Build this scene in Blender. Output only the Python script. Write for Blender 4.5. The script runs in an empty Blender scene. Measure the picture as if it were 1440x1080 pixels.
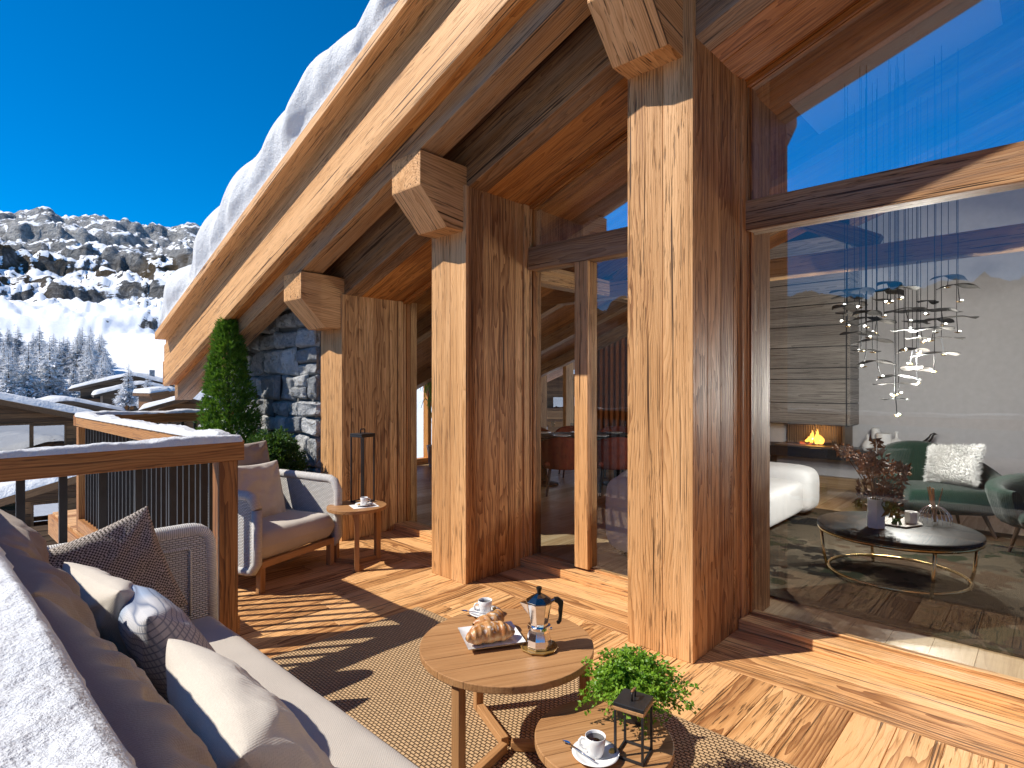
import bpy, bmesh, math, random
from mathutils import Vector, Matrix, noise
random.seed(7)
R = math.radians
S = bpy.context.scene
COL = S.collection
# ---------------------------------------------------------------- camera, sky, sun, exposure
# world axes: +X into the chalet, +Y along the facade away from the camera, floor of the terrace at z = 0
cam_d = bpy.data.cameras.new('camera'); cam = bpy.data.objects.new('camera', cam_d); COL.objects.link(cam)
cam.location = (0, 0, 1.5); cam.rotation_euler = (R(90), 0, -R(46.897))
cam_d.sensor_width = 36; cam_d.lens = 20.275; cam_d.clip_start = 0.02; cam_d.clip_end = 4000
cam_d.shift_y = 0.0007
S.camera = cam
SUN = Vector((-0.82, 0.58, 1.0)).normalized()
W = bpy.data.worlds.new("World"); S.world = W; W.use_nodes = True
wn = W.node_tree; wn.nodes.clear()
sky = wn.nodes.new('ShaderNodeTexSky'); sky.sky_type = 'NISHITA'; sky.sun_disc = False
sky.sun_elevation = R(45); sky.sun_rotation = math.atan2(SUN.x, SUN.y)
sky.altitude = 2600; sky.air_density = 1.0; sky.dust_density = 0.5; sky.ozone_density = 2.7
hs = wn.nodes.new('ShaderNodeHueSaturation'); hs.inputs['Saturation'].default_value = 1.58
bg = wn.nodes.new('ShaderNodeBackground'); bg.inputs[1].default_value = 0.137
wo = wn.nodes.new('ShaderNodeOutputWorld')
wn.links.new(sky.outputs[0], hs.inputs['Color']); wn.links.new(hs.outputs[0], bg.inputs[0]); wn.links.new(bg.outputs[0], wo.inputs[0])
sd = bpy.data.lights.new('sun', 'SUN'); sd.energy = 5.0; sd.angle = R(0.5); sd.color = (1.0, 0.93, 0.82)
so = bpy.data.objects.new('sun', sd); COL.objects.link(so); so.rotation_euler = SUN.to_track_quat('Z', 'Y').to_euler()
so.location = (-8, 5, 12)
vs = S.view_settings; S.display_settings.display_device = 'sRGB'
vs.view_transform = 'Standard'; vs.look = 'None'; vs.exposure = 0.3; vs.gamma = 1.0
S.cycles.max_bounces = 10; S.cycles.transparent_max_bounces = 16; S.cycles.sample_clamp_indirect = 6
S.cycles.caustics_reflective = False; S.cycles.caustics_refractive = False
S.cycles.use_denoising = True

# ---------------------------------------------------------------- pixel geometry (photograph pixels -> world points)
FP, CX, CY = 811.0, 720.0, 541.0
BX, BY = 0.68331, 0.73013
def ray(px, py):
    r = (px - CX) / FP
    return Vector((r * BX + BY, -r * BY + BX, -(py - CY) / FP))
def at(px, py, depth): return Vector((0, 0, 1.5)) + ray(px, py) * depth
def onx(px, py, x): d = ray(px, py); return Vector((0, 0, 1.5)) + d * (x / d.x)
def ony(px, py, y): d = ray(px, py); return Vector((0, 0, 1.5)) + d * (y / d.y)
def onz(px, py, z): d = ray(px, py); return Vector((0, 0, 1.5)) + d * ((z - 1.5) / d.z)

# ---------------------------------------------------------------- material helpers
class NT:
    def __init__(s, name):
        s.m = bpy.data.materials.new(name); s.m.use_nodes = True
        s.t = s.m.node_tree; s.t.nodes.clear()
        s.out = s.t.nodes.new('ShaderNodeOutputMaterial')
    def n(s, ty, **kw):
        o = s.t.nodes.new(ty)
        for k, v in kw.items(): setattr(o, k, v)
        return o
    def link(s, a, b): s.t.links.new(a, b)
    def put(s, sock, v):
        if isinstance(v, bpy.types.NodeSocket): s.link(v, sock)
        elif v is not None:
            if isinstance(v, (tuple, list)) and len(v) == 3 and sock.type == 'RGBA': v = (*v, 1)
            sock.default_value = v
    def math(s, op, a, b=None, c=None, clamp=False):
        o = s.n('ShaderNodeMath', operation=op); o.use_clamp = clamp
        s.put(o.inputs[0], a); s.put(o.inputs[1], b)
        if c is not None: s.put(o.inputs[2], c)
        return o.outputs[0]
    def attr(s, name, out='Vector'):
        return s.n('ShaderNodeAttribute', attribute_name=name).outputs[out]
    def vmul(s, v, m):
        o = s.n('ShaderNodeVectorMath', operation='MULTIPLY'); s.put(o.inputs[0], v); o.inputs[1].default_value = m
        return o.outputs[0]
    def noise(s, vec, scale=1.0, detail=2.0, rough=0.5, dist=0.0, out='Fac'):
        o = s.n('ShaderNodeTexNoise'); s.put(o.inputs['Vector'], vec); o.inputs['Scale'].default_value = scale
        o.inputs['Detail'].default_value = detail; o.inputs['Roughness'].default_value = rough; o.inputs['Distortion'].default_value = dist
        return o.outputs[out]
    def ramp(s, fac, stops, interp='LINEAR'):
        o = s.n('ShaderNodeValToRGB'); s.put(o.inputs[0], fac); e = o.color_ramp; e.interpolation = interp
        while len(e.elements) > 1: e.elements.remove(e.elements[0])
        e.elements[0].position = stops[0][0]; c = stops[0][1]; e.elements[0].color = (*c, 1) if not isinstance(c, float) else (c, c, c, 1)
        for p, c in stops[1:]:
            k = e.elements.new(p); k.color = (*c, 1) if not isinstance(c, float) else (c, c, c, 1)
        return o.outputs[0]
    def mix(s, fac, a, b, blend='MIX'):
        o = s.n('ShaderNodeMix', data_type='RGBA', blend_type=blend)
        s.put(o.inputs[0], fac); s.put(o.inputs[6], a); s.put(o.inputs[7], b)
        return o.outputs[2]
    def mapr(s, v, a, b, c=0.0, d=1.0):
        o = s.n('ShaderNodeMapRange'); s.put(o.inputs[0], v)
        for i, q in enumerate((a, b, c, d)): o.inputs[i + 1].default_value = q
        return o.outputs[0]
    def bump(s, h, dist=0.01, strength=1.0, nrm=None):
        o = s.n('ShaderNodeBump'); s.put(o.inputs['Height'], h); o.inputs['Distance'].default_value = dist; o.inputs['Strength'].default_value = strength
        if nrm is not None: s.link(nrm, o.inputs['Normal'])
        return o.outputs[0]
    def bsdf(s, color, rough=0.6, normal=None, metallic=0.0, spec=None, **kw):
        o = s.n('ShaderNodeBsdfPrincipled'); s.put(o.inputs['Base Color'], color); s.put(o.inputs['Roughness'], rough)
        o.inputs['Metallic'].default_value = metallic
        if spec is not None: o.inputs['Specular IOR Level'].default_value = spec
        if normal is not None: s.link(normal, o.inputs['Normal'])
        for k, v in kw.items(): s.put(o.inputs[k.replace('_', ' ')], v)
        s.link(o.outputs[0], s.out.inputs[0])
        return o

def wood(name, light, mid, dark, ring=60.0, ringamt=0.35, fiber=0.3, wear=0.6, knots=0.6, bump=0.5, rough=0.55, weather=0.0, weather_col=(0.2, 0.17, 0.14), coat=0.0):
    t = NT(name); wc = t.attr('wc'); tone = t.attr('tone', 'Fac')
    sp = t.n('ShaderNodeSeparateXYZ'); t.link(wc, sp.inputs[0])
    n1 = t.noise(t.vmul(wc, (0.9, 4.5, 4.5)), 1, 2); n2 = t.noise(t.vmul(wc, (3.2, 17, 17)), 1, 2)
    vo = t.n('ShaderNodeTexVoronoi'); t.link(t.vmul(wc, (1.35, 5.0, 5.0)), vo.inputs['Vector']); vo.inputs['Scale'].default_value = 1
    gate = t.math('GREATER_THAN', t.n('ShaderNodeSeparateColor').outputs[0] if False else vo.outputs['Color'], 1.0 - knots * 0.45)
    kd = t.math('MULTIPLY', t.mapr(vo.outputs['Distance'], 0.0, 0.30, 1.0, 0.0), gate)
    kd2 = t.math('POWER', kd, 2.0)
    rr = t.math('SQRT', t.math('ADD', t.math('MULTIPLY', sp.outputs[1], sp.outputs[1]), t.math('MULTIPLY', sp.outputs[2], sp.outputs[2])))
    rr = t.math('ADD', rr, t.math('MULTIPLY', n1, 0.11)); rr = t.math('ADD', rr, t.math('MULTIPLY', n2, 0.02))
    rr = t.math('ADD', rr, t.math('MULTIPLY', kd2, 0.09))
    s = t.math('FRACT', t.math('MULTIPLY', rr, ring)); late = t.math('POWER', s, 2.2)
    fib = t.noise(t.vmul(wc, (7, 240, 240)), 1, 2, 0.6); strk = t.noise(t.vmul(wc, (1.4, 42, 42)), 1, 4, 0.65)
    big = t.noise(t.vmul(wc, (0.5, 5, 5)), 1, 3)
    f = t.math('ADD', t.math('MULTIPLY', late, ringamt), t.math('MULTIPLY', fib, fiber))
    f = t.math('ADD', f, t.math('MULTIPLY', t.mapr(strk, 0.3, 0.7), 0.45)); f = t.math('ADD', f, t.math('MULTIPLY', t.mapr(big, 0.3, 0.7), 0.35))
    f = t.math('MULTIPLY', f, 1.0 / (ringamt + fiber + 0.8))
    f = t.math('ADD', f, t.math('MULTIPLY', t.math('SUBTRACT', tone, 0.5), 0.5), clamp=True)
    col = t.ramp(f, [(0.24, light), (0.50, mid), (0.76, dark)])
    dash = t.noise(t.vmul(wc, (5.5, 75, 75)), 1, 3, 0.55); crack = t.noise(t.vmul(wc, (0.8, 62, 62)), 1, 2, 0.5); mask = t.noise(t.vmul(wc, (0.7, 3.5, 3.5)), 1, 2)
    mk = t.mapr(mask, 0.35, 0.7)
    d1 = t.math('MULTIPLY', t.mapr(dash, 0.575, 0.66), t.math('ADD', t.math('MULTIPLY', mk, 0.75), 0.15)); d2 = t.mapr(crack, 0.635, 0.68)
    dd = t.math('MULTIPLY', t.math('MAXIMUM', d1, d2), wear, clamp=True)
    if weather > 0:
        wv = t.math('MULTIPLY', t.mapr(t.noise(t.vmul(wc, (0.6, 8, 8)), 1.7, 5, 0.65), 0.42, 0.66), weather)
        col = t.mix(wv, col, weather_col)
    col = t.mix(dd, col, tuple(c * 0.30 for c in dark))
    col = t.mix(t.math('MULTIPLY', t.math('POWER', kd, 3.5), 0.85), col, tuple(c * 0.35 for c in dark))
    h = t.math('SUBTRACT', t.math('ADD', t.math('MULTIPLY', s, -0.35), t.math('MULTIPLY', fib, -0.5)), t.math('MULTIPLY', dd, 1.5))
    nb = t.bump(h, 0.004, bump)
    t.bsdf(col, t.mapr(f, 0, 1, rough - 0.08, rough + 0.12), nb, spec=0.35, Coat_Weight=coat)
    return t.m

M = {}
M['wood'] = wood('larch_wood', (0.74, 0.42, 0.19), (0.55, 0.28, 0.105), (0.22, 0.085, 0.025), ring=88, ringamt=0.40, fiber=0.45, wear=0.95, knots=0.95, bump=0.8)
M['wood_old'] = wood('weathered_wood', (0.48, 0.28, 0.13), (0.31, 0.155, 0.062), (0.13, 0.055, 0.02), ring=85, ringamt=0.42, wear=0.95, weather=0.55, weather_col=(0.28, 0.21, 0.15))
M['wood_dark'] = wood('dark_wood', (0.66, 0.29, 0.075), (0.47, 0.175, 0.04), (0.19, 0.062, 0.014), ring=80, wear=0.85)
M['deck'] = wood('deck_wood', (0.76, 0.43, 0.185), (0.58, 0.295, 0.11), (0.27, 0.11, 0.034), ring=62, ringamt=0.75, fiber=0.4, wear=0.85, knots=0.7, bump=1.0, rough=0.58)
M['teak'] = wood('teak_wood', (0.50, 0.275, 0.125), (0.39, 0.20, 0.082), (0.23, 0.105, 0.04), ring=110, ringamt=0.3, fiber=0.5, wear=0.25, knots=0.0, bump=0.15, rough=0.42)
M['rail'] = wood('rail_wood', (0.46, 0.215, 0.07), (0.33, 0.135, 0.04), (0.16, 0.055, 0.016), ring=75, ringamt=0.4, wear=0.6, knots=0.4)
M['oak'] = wood('oak_floor', (0.56, 0.40, 0.235), (0.47, 0.32, 0.175), (0.34, 0.215, 0.11), ring=40, ringamt=0.3, fiber=0.3, wear=0.12, knots=0.2, bump=0.12, rough=0.4)
M['grey_wood'] = wood('grey_barn_wood', (0.40, 0.36, 0.32), (0.28, 0.25, 0.22), (0.13, 0.11, 0.10), ring=50, ringamt=0.4, wear=0.6, knots=0.4)
M['village_wood'] = wood('village_wood', (0.20, 0.10, 0.04), (0.12, 0.058, 0.022), (0.05, 0.024, 0.011), ring=20, wear=0.5)
M['village_dark'] = wood('village_dark_wood', (0.12, 0.085, 0.06), (0.08, 0.055, 0.038), (0.04, 0.027, 0.02), ring=20, wear=0.4)

def plain(name, col, rough=0.5, metallic=0.0, bumps=None, var=0.12, spec=None, **kw):
    t = NT(name); wc = t.attr('wc')
    nz = t.noise(wc, 14, 4, 0.6)
    c = t.mix(t.mapr(nz, 0.3, 0.7), tuple(x * (1 - var) for x in col), tuple(min(1, x * (1 + var)) for x in col))
    nb = t.bump(t.noise(wc, bumps[0], 3), bumps[1], 0.6) if bumps else None
    t.bsdf(c, t.mapr(nz, 0.2, 0.8, max(0, rough - 0.06), rough + 0.06), nb, metallic, spec, **kw)
    return t.m
M['black'] = plain('black_metal', (0.018, 0.018, 0.02), 0.45, 0.0, var=0.3)
M['steel'] = plain('polished_aluminium', (0.82, 0.82, 0.82), 0.08, 1.0, var=0.02)
M['steel_dark'] = plain('dark_polished_metal', (0.24, 0.22, 0.2), 0.15, 1.0, var=0.05)
M['plastic'] = plain('black_bakelite', (0.012, 0.011, 0.01), 0.3)
M['brass'] = plain('brass', (0.62, 0.42, 0.18), 0.25, 1.0, var=0.08)
M['gold'] = plain('gold_glaze', (0.33, 0.19, 0.05), 0.25, 0.35, var=0.1)
M['china'] = plain('white_china', (0.82, 0.82, 0.81), 0.12, 0.0, var=0.02)
M['coffee'] = plain('coffee', (0.015, 0.006, 0.003), 0.06)
M['sugar'] = plain('amber_sugar', (0.62, 0.38, 0.08), 0.4)
M['plaster'] = plain('grey_plaster', (0.56, 0.55, 0.56), 0.8, bumps=(40, 0.001), var=0.05)
M['blackstone'] = plain('black_stone', (0.012, 0.012, 0.013), 0.5, var=0.4, spec=0.2)
M['white'] = plain('white_ceramic', (0.78, 0.77, 0.75), 0.4, var=0.04)
M['rust'] = plain('rust_velvet', (0.17, 0.028, 0.012), 0.85, bumps=(90, 0.003), var=0.3)
M['curtain'] = plain('rust_curtain', (0.30, 0.085, 0.02), 0.85, var=0.2)
M['leaf_dry'] = plain('dry_leaf', (0.17, 0.075, 0.022), 0.8, var=0.6)
M['petal_dry'] = plain('dry_petal', (0.42, 0.23, 0.10), 0.8, var=0.35)
M['napkin'] = plain('linen_napkin', (0.80, 0.79, 0.77), 0.8, var=0.04)
M['soil'] = plain('soil', (0.05, 0.035, 0.022), 0.9, var=0.4)
M['bark'] = plain('bark', (0.10, 0.065, 0.04), 0.9, bumps=(30, 0.01), var=0.4)
M['silver_leaf'] = plain('dark_bronze', (0.06, 0.055, 0.05), 0.5, 0.3, var=0.4)
M['wire'] = plain('steel_wire', (0.018, 0.02, 0.024), 0.6)

def snow_mat(name, scale=1.0, bump=0.02):
    t = NT(name); g = t.n('ShaderNodeTexCoord').outputs['Object']
    a = t.noise(g, 7 * scale, 6, 0.62); b = t.noise(g, 60 * scale, 3, 0.6)
    h = t.math('ADD', a, t.math('MULTIPLY', b, 0.22))
    c = t.mix(t.mapr(b, 0.3, 0.7), (0.60, 0.61, 0.63), (0.67, 0.68, 0.69))
    t.bsdf(c, 0.7, t.bump(h, bump, 0.8), spec=0.3)
    return t.m
M['snow'] = snow_mat('snow', 1.6, 0.035)
M['snow_fine'] = snow_mat('rail_snow', 2.6, 0.02)
M['snow_far'] = snow_mat('far_snow', 0.15, 0.25)

def fabric(name, col, fine=900.0, bump=0.0012, var=0.12):
    t = NT(name); wc = t.attr('wc'); sp = t.n('ShaderNodeSeparateXYZ'); t.link(wc, sp.inputs[0])
    a = t.math('SINE', t.math('MULTIPLY', sp.outputs[0], fine)); b = t.math('SINE', t.math('MULTIPLY', sp.outputs[1], fine))
    w = t.math('MULTIPLY', a, b); nz = t.noise(wc, 260, 3, 0.7); lg = t.noise(wc, 5, 3)
    f = t.math('ADD', t.math('MULTIPLY', nz, 0.6), t.math('MULTIPLY', lg, 0.4))
    c = t.mix(t.mapr(f, 0.3, 0.7), tuple(x * (1 - var) for x in col), tuple(min(1, x * (1 + var)) for x in col))
    nb = t.bump(t.math('ADD', t.math('MULTIPLY', w, 0.3), nz), bump, 0.9)
    t.bsdf(c, 0.9, nb, spec=0.15, Sheen_Weight=0.15)
    return t.m
M['linen'] = fabric('beige_linen', (0.50, 0.455, 0.405), 700)
M['linen_pale'] = fabric('pale_linen', (0.60, 0.55, 0.48), 900)
M['olive'] = fabric('taupe_linen', (0.36, 0.295, 0.24), 900)
M['sofa_white'] = fabric('white_boucle', (0.66, 0.65, 0.64), 500, 0.002)
M['green'] = fabric('green_velvet', (0.003, 0.017, 0.010), 300, 0.004, 0.5)

def woven(name, light, dark, px, py, bump=0.006, mort=0.14, offs=0.5):
    t = NT(name); wc = t.attr('wc')
    br = t.n('ShaderNodeTexBrick'); t.link(wc, br.inputs['Vector']); br.offset = offs
    br.inputs['Scale'].default_value = 1; br.inputs['Brick Width'].default_value = px; br.inputs['Row Height'].default_value = py
    br.inputs['Mortar Size'].default_value = py * mort; br.inputs['Mortar Smooth'].default_value = 1.0
    br.inputs['Color1'].default_value = (*light, 1); br.inputs['Color2'].default_value = (*[c * 0.86 for c in light], 1); br.inputs['Mortar'].default_value = (*dark, 1)
    nz = t.noise(wc, 300, 2)
    c = t.mix(t.mapr(nz, 0.3, 0.7, 0, 0.25), br.outputs['Color'], tuple(c * 0.6 for c in light))
    h = t.math('SUBTRACT', t.math('MULTIPLY', nz, 0.15), br.outputs['Fac'])
    t.bsdf(c, 0.75, t.bump(h, bump, 1.0), spec=0.25)
    return t.m
M['wicker'] = woven('white_rope_weave', (0.82, 0.80, 0.77), (0.36, 0.34, 0.31), 0.026, 0.0105, 0.006, 0.30)
M['rug'] = woven('sisal_rug', (0.64, 0.43, 0.235), (0.085, 0.048, 0.026), 0.025, 0.016, 0.009, 0.22)

def hound():
    t = NT('houndstooth_fabric'); wc = t.attr('wc'); sp = t.n('ShaderNodeSeparateXYZ'); t.link(wc, sp.inputs[0])
    ck = t.n('ShaderNodeTexChecker'); t.link(wc, ck.inputs['Vector']); ck.inputs['Scale'].default_value = 140
    st = t.math('SINE', t.math('MULTIPLY', t.math('ADD', sp.outputs[0], sp.outputs[1]), 880.0))
    f = t.math('ADD', t.math('MULTIPLY', ck.outputs['Fac'], 0.72), t.math('MULTIPLY', t.mapr(st, -0.4, 0.4), 0.28))
    nz = t.noise(wc, 300, 2)
    c = t.ramp(f, [(0.2, (0.055, 0.043, 0.036)), (0.75, (0.55, 0.49, 0.43))])
    t.bsdf(c, 0.9, t.bump(nz, 0.002, 0.8), spec=0.1); return t.m
M['hound'] = hound()
def bluegrid():
    t = NT('blue_check_fabric'); wc = t.attr('wc'); sp = t.n('ShaderNodeSeparateXYZ'); t.link(wc, sp.inputs[0])
    def ln(v, p, w): return t.mapr(t.math('PINGPONG', v, p), 0.0, w, 1.0, 0.0)
    a = ln(sp.outputs[0], 0.0065, 0.0035); b = ln(sp.outputs[1], 0.0105, 0.0035); b2 = ln(sp.outputs[1], 0.0065, 0.0035)
    low = t.mapr(sp.outputs[1], -0.05, -0.07)
    line = t.math('MAXIMUM', t.math('MULTIPLY', a, 0.75), t.math('MAXIMUM', b, t.math('MULTIPLY', b2, low)))
    base = t.mix(t.mapr(sp.outputs[0], -0.03, 0.05), (0.58, 0.58, 0.60), (0.36, 0.45, 0.60))
    base = t.mix(low, base, (0.50, 0.48, 0.48))
    c = t.mix(line, base, t.mix(low, (0.16, 0.19, 0.27), (0.05, 0.045, 0.05)))
    t.bsdf(c, 0.9, t.bump(t.noise(wc, 300, 2), 0.002, 0.7), spec=0.1); return t.m
M['bluegrid'] = bluegrid()

def glass_mat(name, refl, tint=(0.92, 0.95, 0.96)):
    t = NT(name)
    tr = t.n('ShaderNodeBsdfTransparent'); tr.inputs[0].default_value = (*tint, 1)
    gl = t.n('ShaderNodeBsdfGlossy'); gl.inputs['Roughness'].default_value = 0.0; gl.inputs[0].default_value = (0.95, 0.97, 1, 1)
    lw = t.n('ShaderNodeLayerWeight'); lw.inputs[0].default_value = 0.5
    f = t.math('ADD', t.math('MULTIPLY', t.math('POWER', lw.outputs['Facing'], 4.0), 0.75), refl, clamp=True)
    mx = t.n('ShaderNodeMixShader'); t.link(f, mx.inputs[0]); t.link(tr.outputs[0], mx.inputs[1]); t.link(gl.outputs[0], mx.inputs[2])
    t.link(mx.outputs[0], t.out.inputs[0]); return t.m
M['glass'] = glass_mat('window_glass', 0.045)
M['glass_upper'] = glass_mat('coated_window_glass', 0.42, (0.8, 0.86, 0.92))
M['clear_glass'] = glass_mat('clear_glass', 0.02)
M['far_glass'] = glass_mat('village_glass', 0.45, (0.3, 0.32, 0.35))

def stone_mat():
    t = NT('grey_stone'); wc = t.attr('wc'); tone = t.attr('tone', 'Fac')
    a = t.noise(wc, 6, 6, 0.65, 0.6); b = t.noise(wc, 28, 5, 0.7); cr = t.noise(wc, 11, 3, 0.5, 1.5)
    c = t.ramp(t.math('ADD', t.math('MULTIPLY', a, 0.75), t.math('MULTIPLY', t.math('SUBTRACT', tone, 0.5), 0.35)), [(0.25, (0.23, 0.245, 0.26)), (0.46, (0.46, 0.47, 0.475)), (0.66, (0.70, 0.70, 0.69))])
    c = t.mix(t.math('MULTIPLY', t.mapr(cr, 0.60, 0.66), 0.5), c, (0.22, 0.17, 0.09))
    h = t.math('ADD', a, t.math('MULTIPLY', b, 0.6))
    t.bsdf(c, 0.85, t.bump(h, 0.07, 1.0)); return t.m
M['stone'] = stone_mat()
M['mortar'] = plain('mortar', (0.16, 0.155, 0.15), 0.95, bumps=(40, 0.01))

def mountain_mat():
    t = NT('mountain_rock_and_snow'); g = t.n('ShaderNodeTexCoord').outputs['Object']; nrm = t.n('ShaderNodeNewGeometry').outputs['Normal']
    sp = t.n('ShaderNodeSeparateXYZ'); t.link(nrm, sp.inputs[0]); pz = t.n('ShaderNodeSeparateXYZ'); t.link(g, pz.inputs[0])
    a = t.noise(g, 0.035, 6, 0.65); b = t.noise(g, 0.22, 6, 0.7, 0.8); c0 = t.noise(t.vmul(g, (1, 1, 2.5)), 0.012, 4, 0.6)
    rot = t.n('ShaderNodeVectorRotate'); t.link(g, rot.inputs['Vector']); rot.inputs['Axis'].default_value = (0.5, 0.75, 0.2); rot.inputs['Angle'].default_value = R(38)
    stk = t.noise(t.vmul(rot.outputs[0], (0.020, 0.020, 0.11)), 1, 5, 0.65, 0.6)
    sm = t.math('ADD', sp.outputs[2], t.math('MULTIPLY', t.math('SUBTRACT', b, 0.5), 0.45)); sm = t.math('ADD', sm, t.math('MULTIPLY', t.math('SUBTRACT', stk, 0.5), t.mapr(pz.outputs[2], 8, 45, 0.45, 1.2)))
    hi = t.mapr(pz.outputs[2], 30, 110, -0.06, 0.10)
    sm = t.mapr(t.math('SUBTRACT', sm, hi), 0.775, 0.815)
    rock = t.ramp(b, [(0.28, (0.13, 0.13, 0.14)), (0.45, (0.44, 0.44, 0.44)), (0.62, (0.66, 0.66, 0.65))])
    low = t.mapr(t.math('ADD', pz.outputs[2], t.math('MULTIPLY', a, 60.0)), 95, 125)
    darkrock = t.ramp(b, [(0.32, (0.045, 0.045, 0.048)), (0.5, (0.20, 0.198, 0.196)), (0.68, (0.45, 0.45, 0.45))])
    rock = t.mix(low, darkrock, rock)
    gr = t.math('MULTIPLY', t.mapr(c0, 0.50, 0.58), t.mapr(sp.outputs[2], 0.45, 0.7)); rock = t.mix(t.math('MULTIPLY', gr, t.mapr(pz.outputs[2], 115, 75)), rock, (0.115, 0.082, 0.045))
    side = t.mapr(pz.outputs[0], -7, -30)      # unseen valley side, darkened as woods to cut snow bounce and window reflections
    added_woods_c = t.ramp(b, [(0.35, (0.010, 0.016, 0.011)), (0.55, (0.026, 0.034, 0.027)), (0.75, (0.07, 0.078, 0.085))])
    sm = t.math('MULTIPLY', sm, t.mapr(side, 0, 1, 1.0, 0.12))
    rock = t.mix(side, rock, added_woods_c)
    col = t.mix(sm, rock, (0.88, 0.90, 0.93))
    h = t.math('ADD', b, t.math('MULTIPLY', t.noise(g, 0.9, 4, 0.7), 0.3))
    bp = t.n('ShaderNodeBump'); t.link(h, bp.inputs['Height']); bp.inputs['Distance'].default_value = 9.0; t.link(t.mapr(sm, 0, 1, 1.0, 0.12), bp.inputs['Strength'])
    t.bsdf(col, 0.85, bp.outputs[0], spec=0.2); return t.m
M['mountain'] = mountain_mat()

def leaf(name, c1, c2, trans=0.25):
    t = NT(name); wc = t.attr('wc'); tone = t.attr('tone', 'Fac')
    c = t.mix(tone, c1, c2)
    o = t.bsdf(c, 0.45, None, spec=0.4)
    tl = t.n('ShaderNodeBsdfTranslucent'); t.link(t.mix(0.5, c, (0.25, 0.45, 0.04)), tl.inputs[0])
    mx = t.n('ShaderNodeMixShader'); mx.inputs[0].default_value = trans; t.link(o.outputs[0], mx.inputs[1]); t.link(tl.outputs[0], mx.inputs[2]); t.link(mx.outputs[0], t.out.inputs[0])
    return t.m
M['leaf_cone'] = leaf('conifer_leaf', (0.016, 0.08, 0.010), (0.17, 0.34, 0.03))
M['leaf_hedge'] = leaf('hedge_leaf', (0.010, 0.04, 0.010), (0.04, 0.12, 0.025))
M['leaf_fern'] = leaf('pot_plant_leaf', (0.06, 0.19, 0.010), (0.30, 0.50, 0.04), 0.35)
M['leaf_palm'] = leaf('indoor_leaf', (0.05, 0.16, 0.02), (0.22, 0.40, 0.05), 0.4)
def frost():
    t = NT('frosted_needles'); nrm = t.n('ShaderNodeNewGeometry').outputs['Normal']; sp = t.n('ShaderNodeSeparateXYZ'); t.link(nrm, sp.inputs[0]); tone = t.attr('tone', 'Fac')
    f = t.math('ADD', t.mapr(t.math('ABSOLUTE', sp.outputs[2]), 0.1, 0.75), t.math('MULTIPLY', t.math('SUBTRACT', tone, 0.5), 1.1), clamp=True)
    t.bsdf(t.ramp(f, [(0.05, (0.10, 0.095, 0.09)), (0.45, (0.50, 0.50, 0.51)), (0.75, (0.86, 0.87, 0.89))]), 0.8); return t.m
M['frost'] = frost()
def croissant_mat():
    t = NT('baked_pastry'); wc = t.attr('wc'); a = t.noise(wc, 28, 4, 0.6); sp = t.n('ShaderNodeSeparateXYZ'); t.link(wc, sp.inputs[0])
    b = t.math('SINE', t.math('MULTIPLY', sp.outputs[0], 210.0))
    f = t.math('ADD', t.math('MULTIPLY', a, 0.85), t.math('MULTIPLY', b, 0.035))
    c = t.ramp(f, [(0.28, (0.62, 0.36, 0.15)), (0.5, (0.42, 0.16, 0.04)), (0.68, (0.17, 0.045, 0.012))])
    c = t.mix(t.math('MULTIPLY', t.mapr(t.noise(wc, 60, 3), 0.55, 0.65), t.mapr(sp.outputs[2], 0.0, 0.03)), c, (0.75, 0.68, 0.58))
    t.bsdf(c, 0.38, t.bump(t.math('ADD', a, b), 0.003, 0.6)); return t.m
M['pastry'] = croissant_mat()
def camo():
    t = NT('patterned_rug'); wc = t.attr('wc'); vec = t.n('ShaderNodeVectorMath', operation='ADD'); t.link(wc, vec.inputs[0]); t.link(t.noise(wc, 5, 2, out='Color'), vec.inputs[1])
    vo = t.n('ShaderNodeTexVoronoi'); t.link(vec.outputs[0], vo.inputs['Vector']); vo.inputs['Scale'].default_value = 2.6
    sc = t.n('ShaderNodeSeparateColor'); t.link(vo.outputs['Color'], sc.inputs[0])
    c = t.ramp(sc.outputs[0], [(0.0, (0.075, 0.06, 0.042)), (0.22, (0.014, 0.013, 0.011)), (0.42, (0.055, 0.045, 0.032)), (0.58, (0.022, 0.026, 0.015)), (0.75, (0.10, 0.082, 0.058)), (0.9, (0.05, 0.032, 0.02))], 'CONSTANT')
    t.bsdf(c, 0.95, t.bump(t.noise(wc, 150, 3), 0.006, 0.8), spec=0.1); return t.m
M['camo'] = camo()
def emit(name, col, st):
    t = NT(name); e = t.n('ShaderNodeEmission'); e.inputs[0].default_value = (*col, 1); e.inputs[1].default_value = st; t.link(e.outputs[0], t.out.inputs[0]); return t.m
M['bulb'] = emit('lit_bulb', (1, 0.93, 0.82), 6)
M['flame'] = emit('flame', (1.0, 0.42, 0.06), 3.2)
M['flame_core'] = emit('flame_core', (1.0, 0.78, 0.35), 6)
M['ember'] = emit('ember', (1.0, 0.18, 0.05), 0.7)

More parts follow.
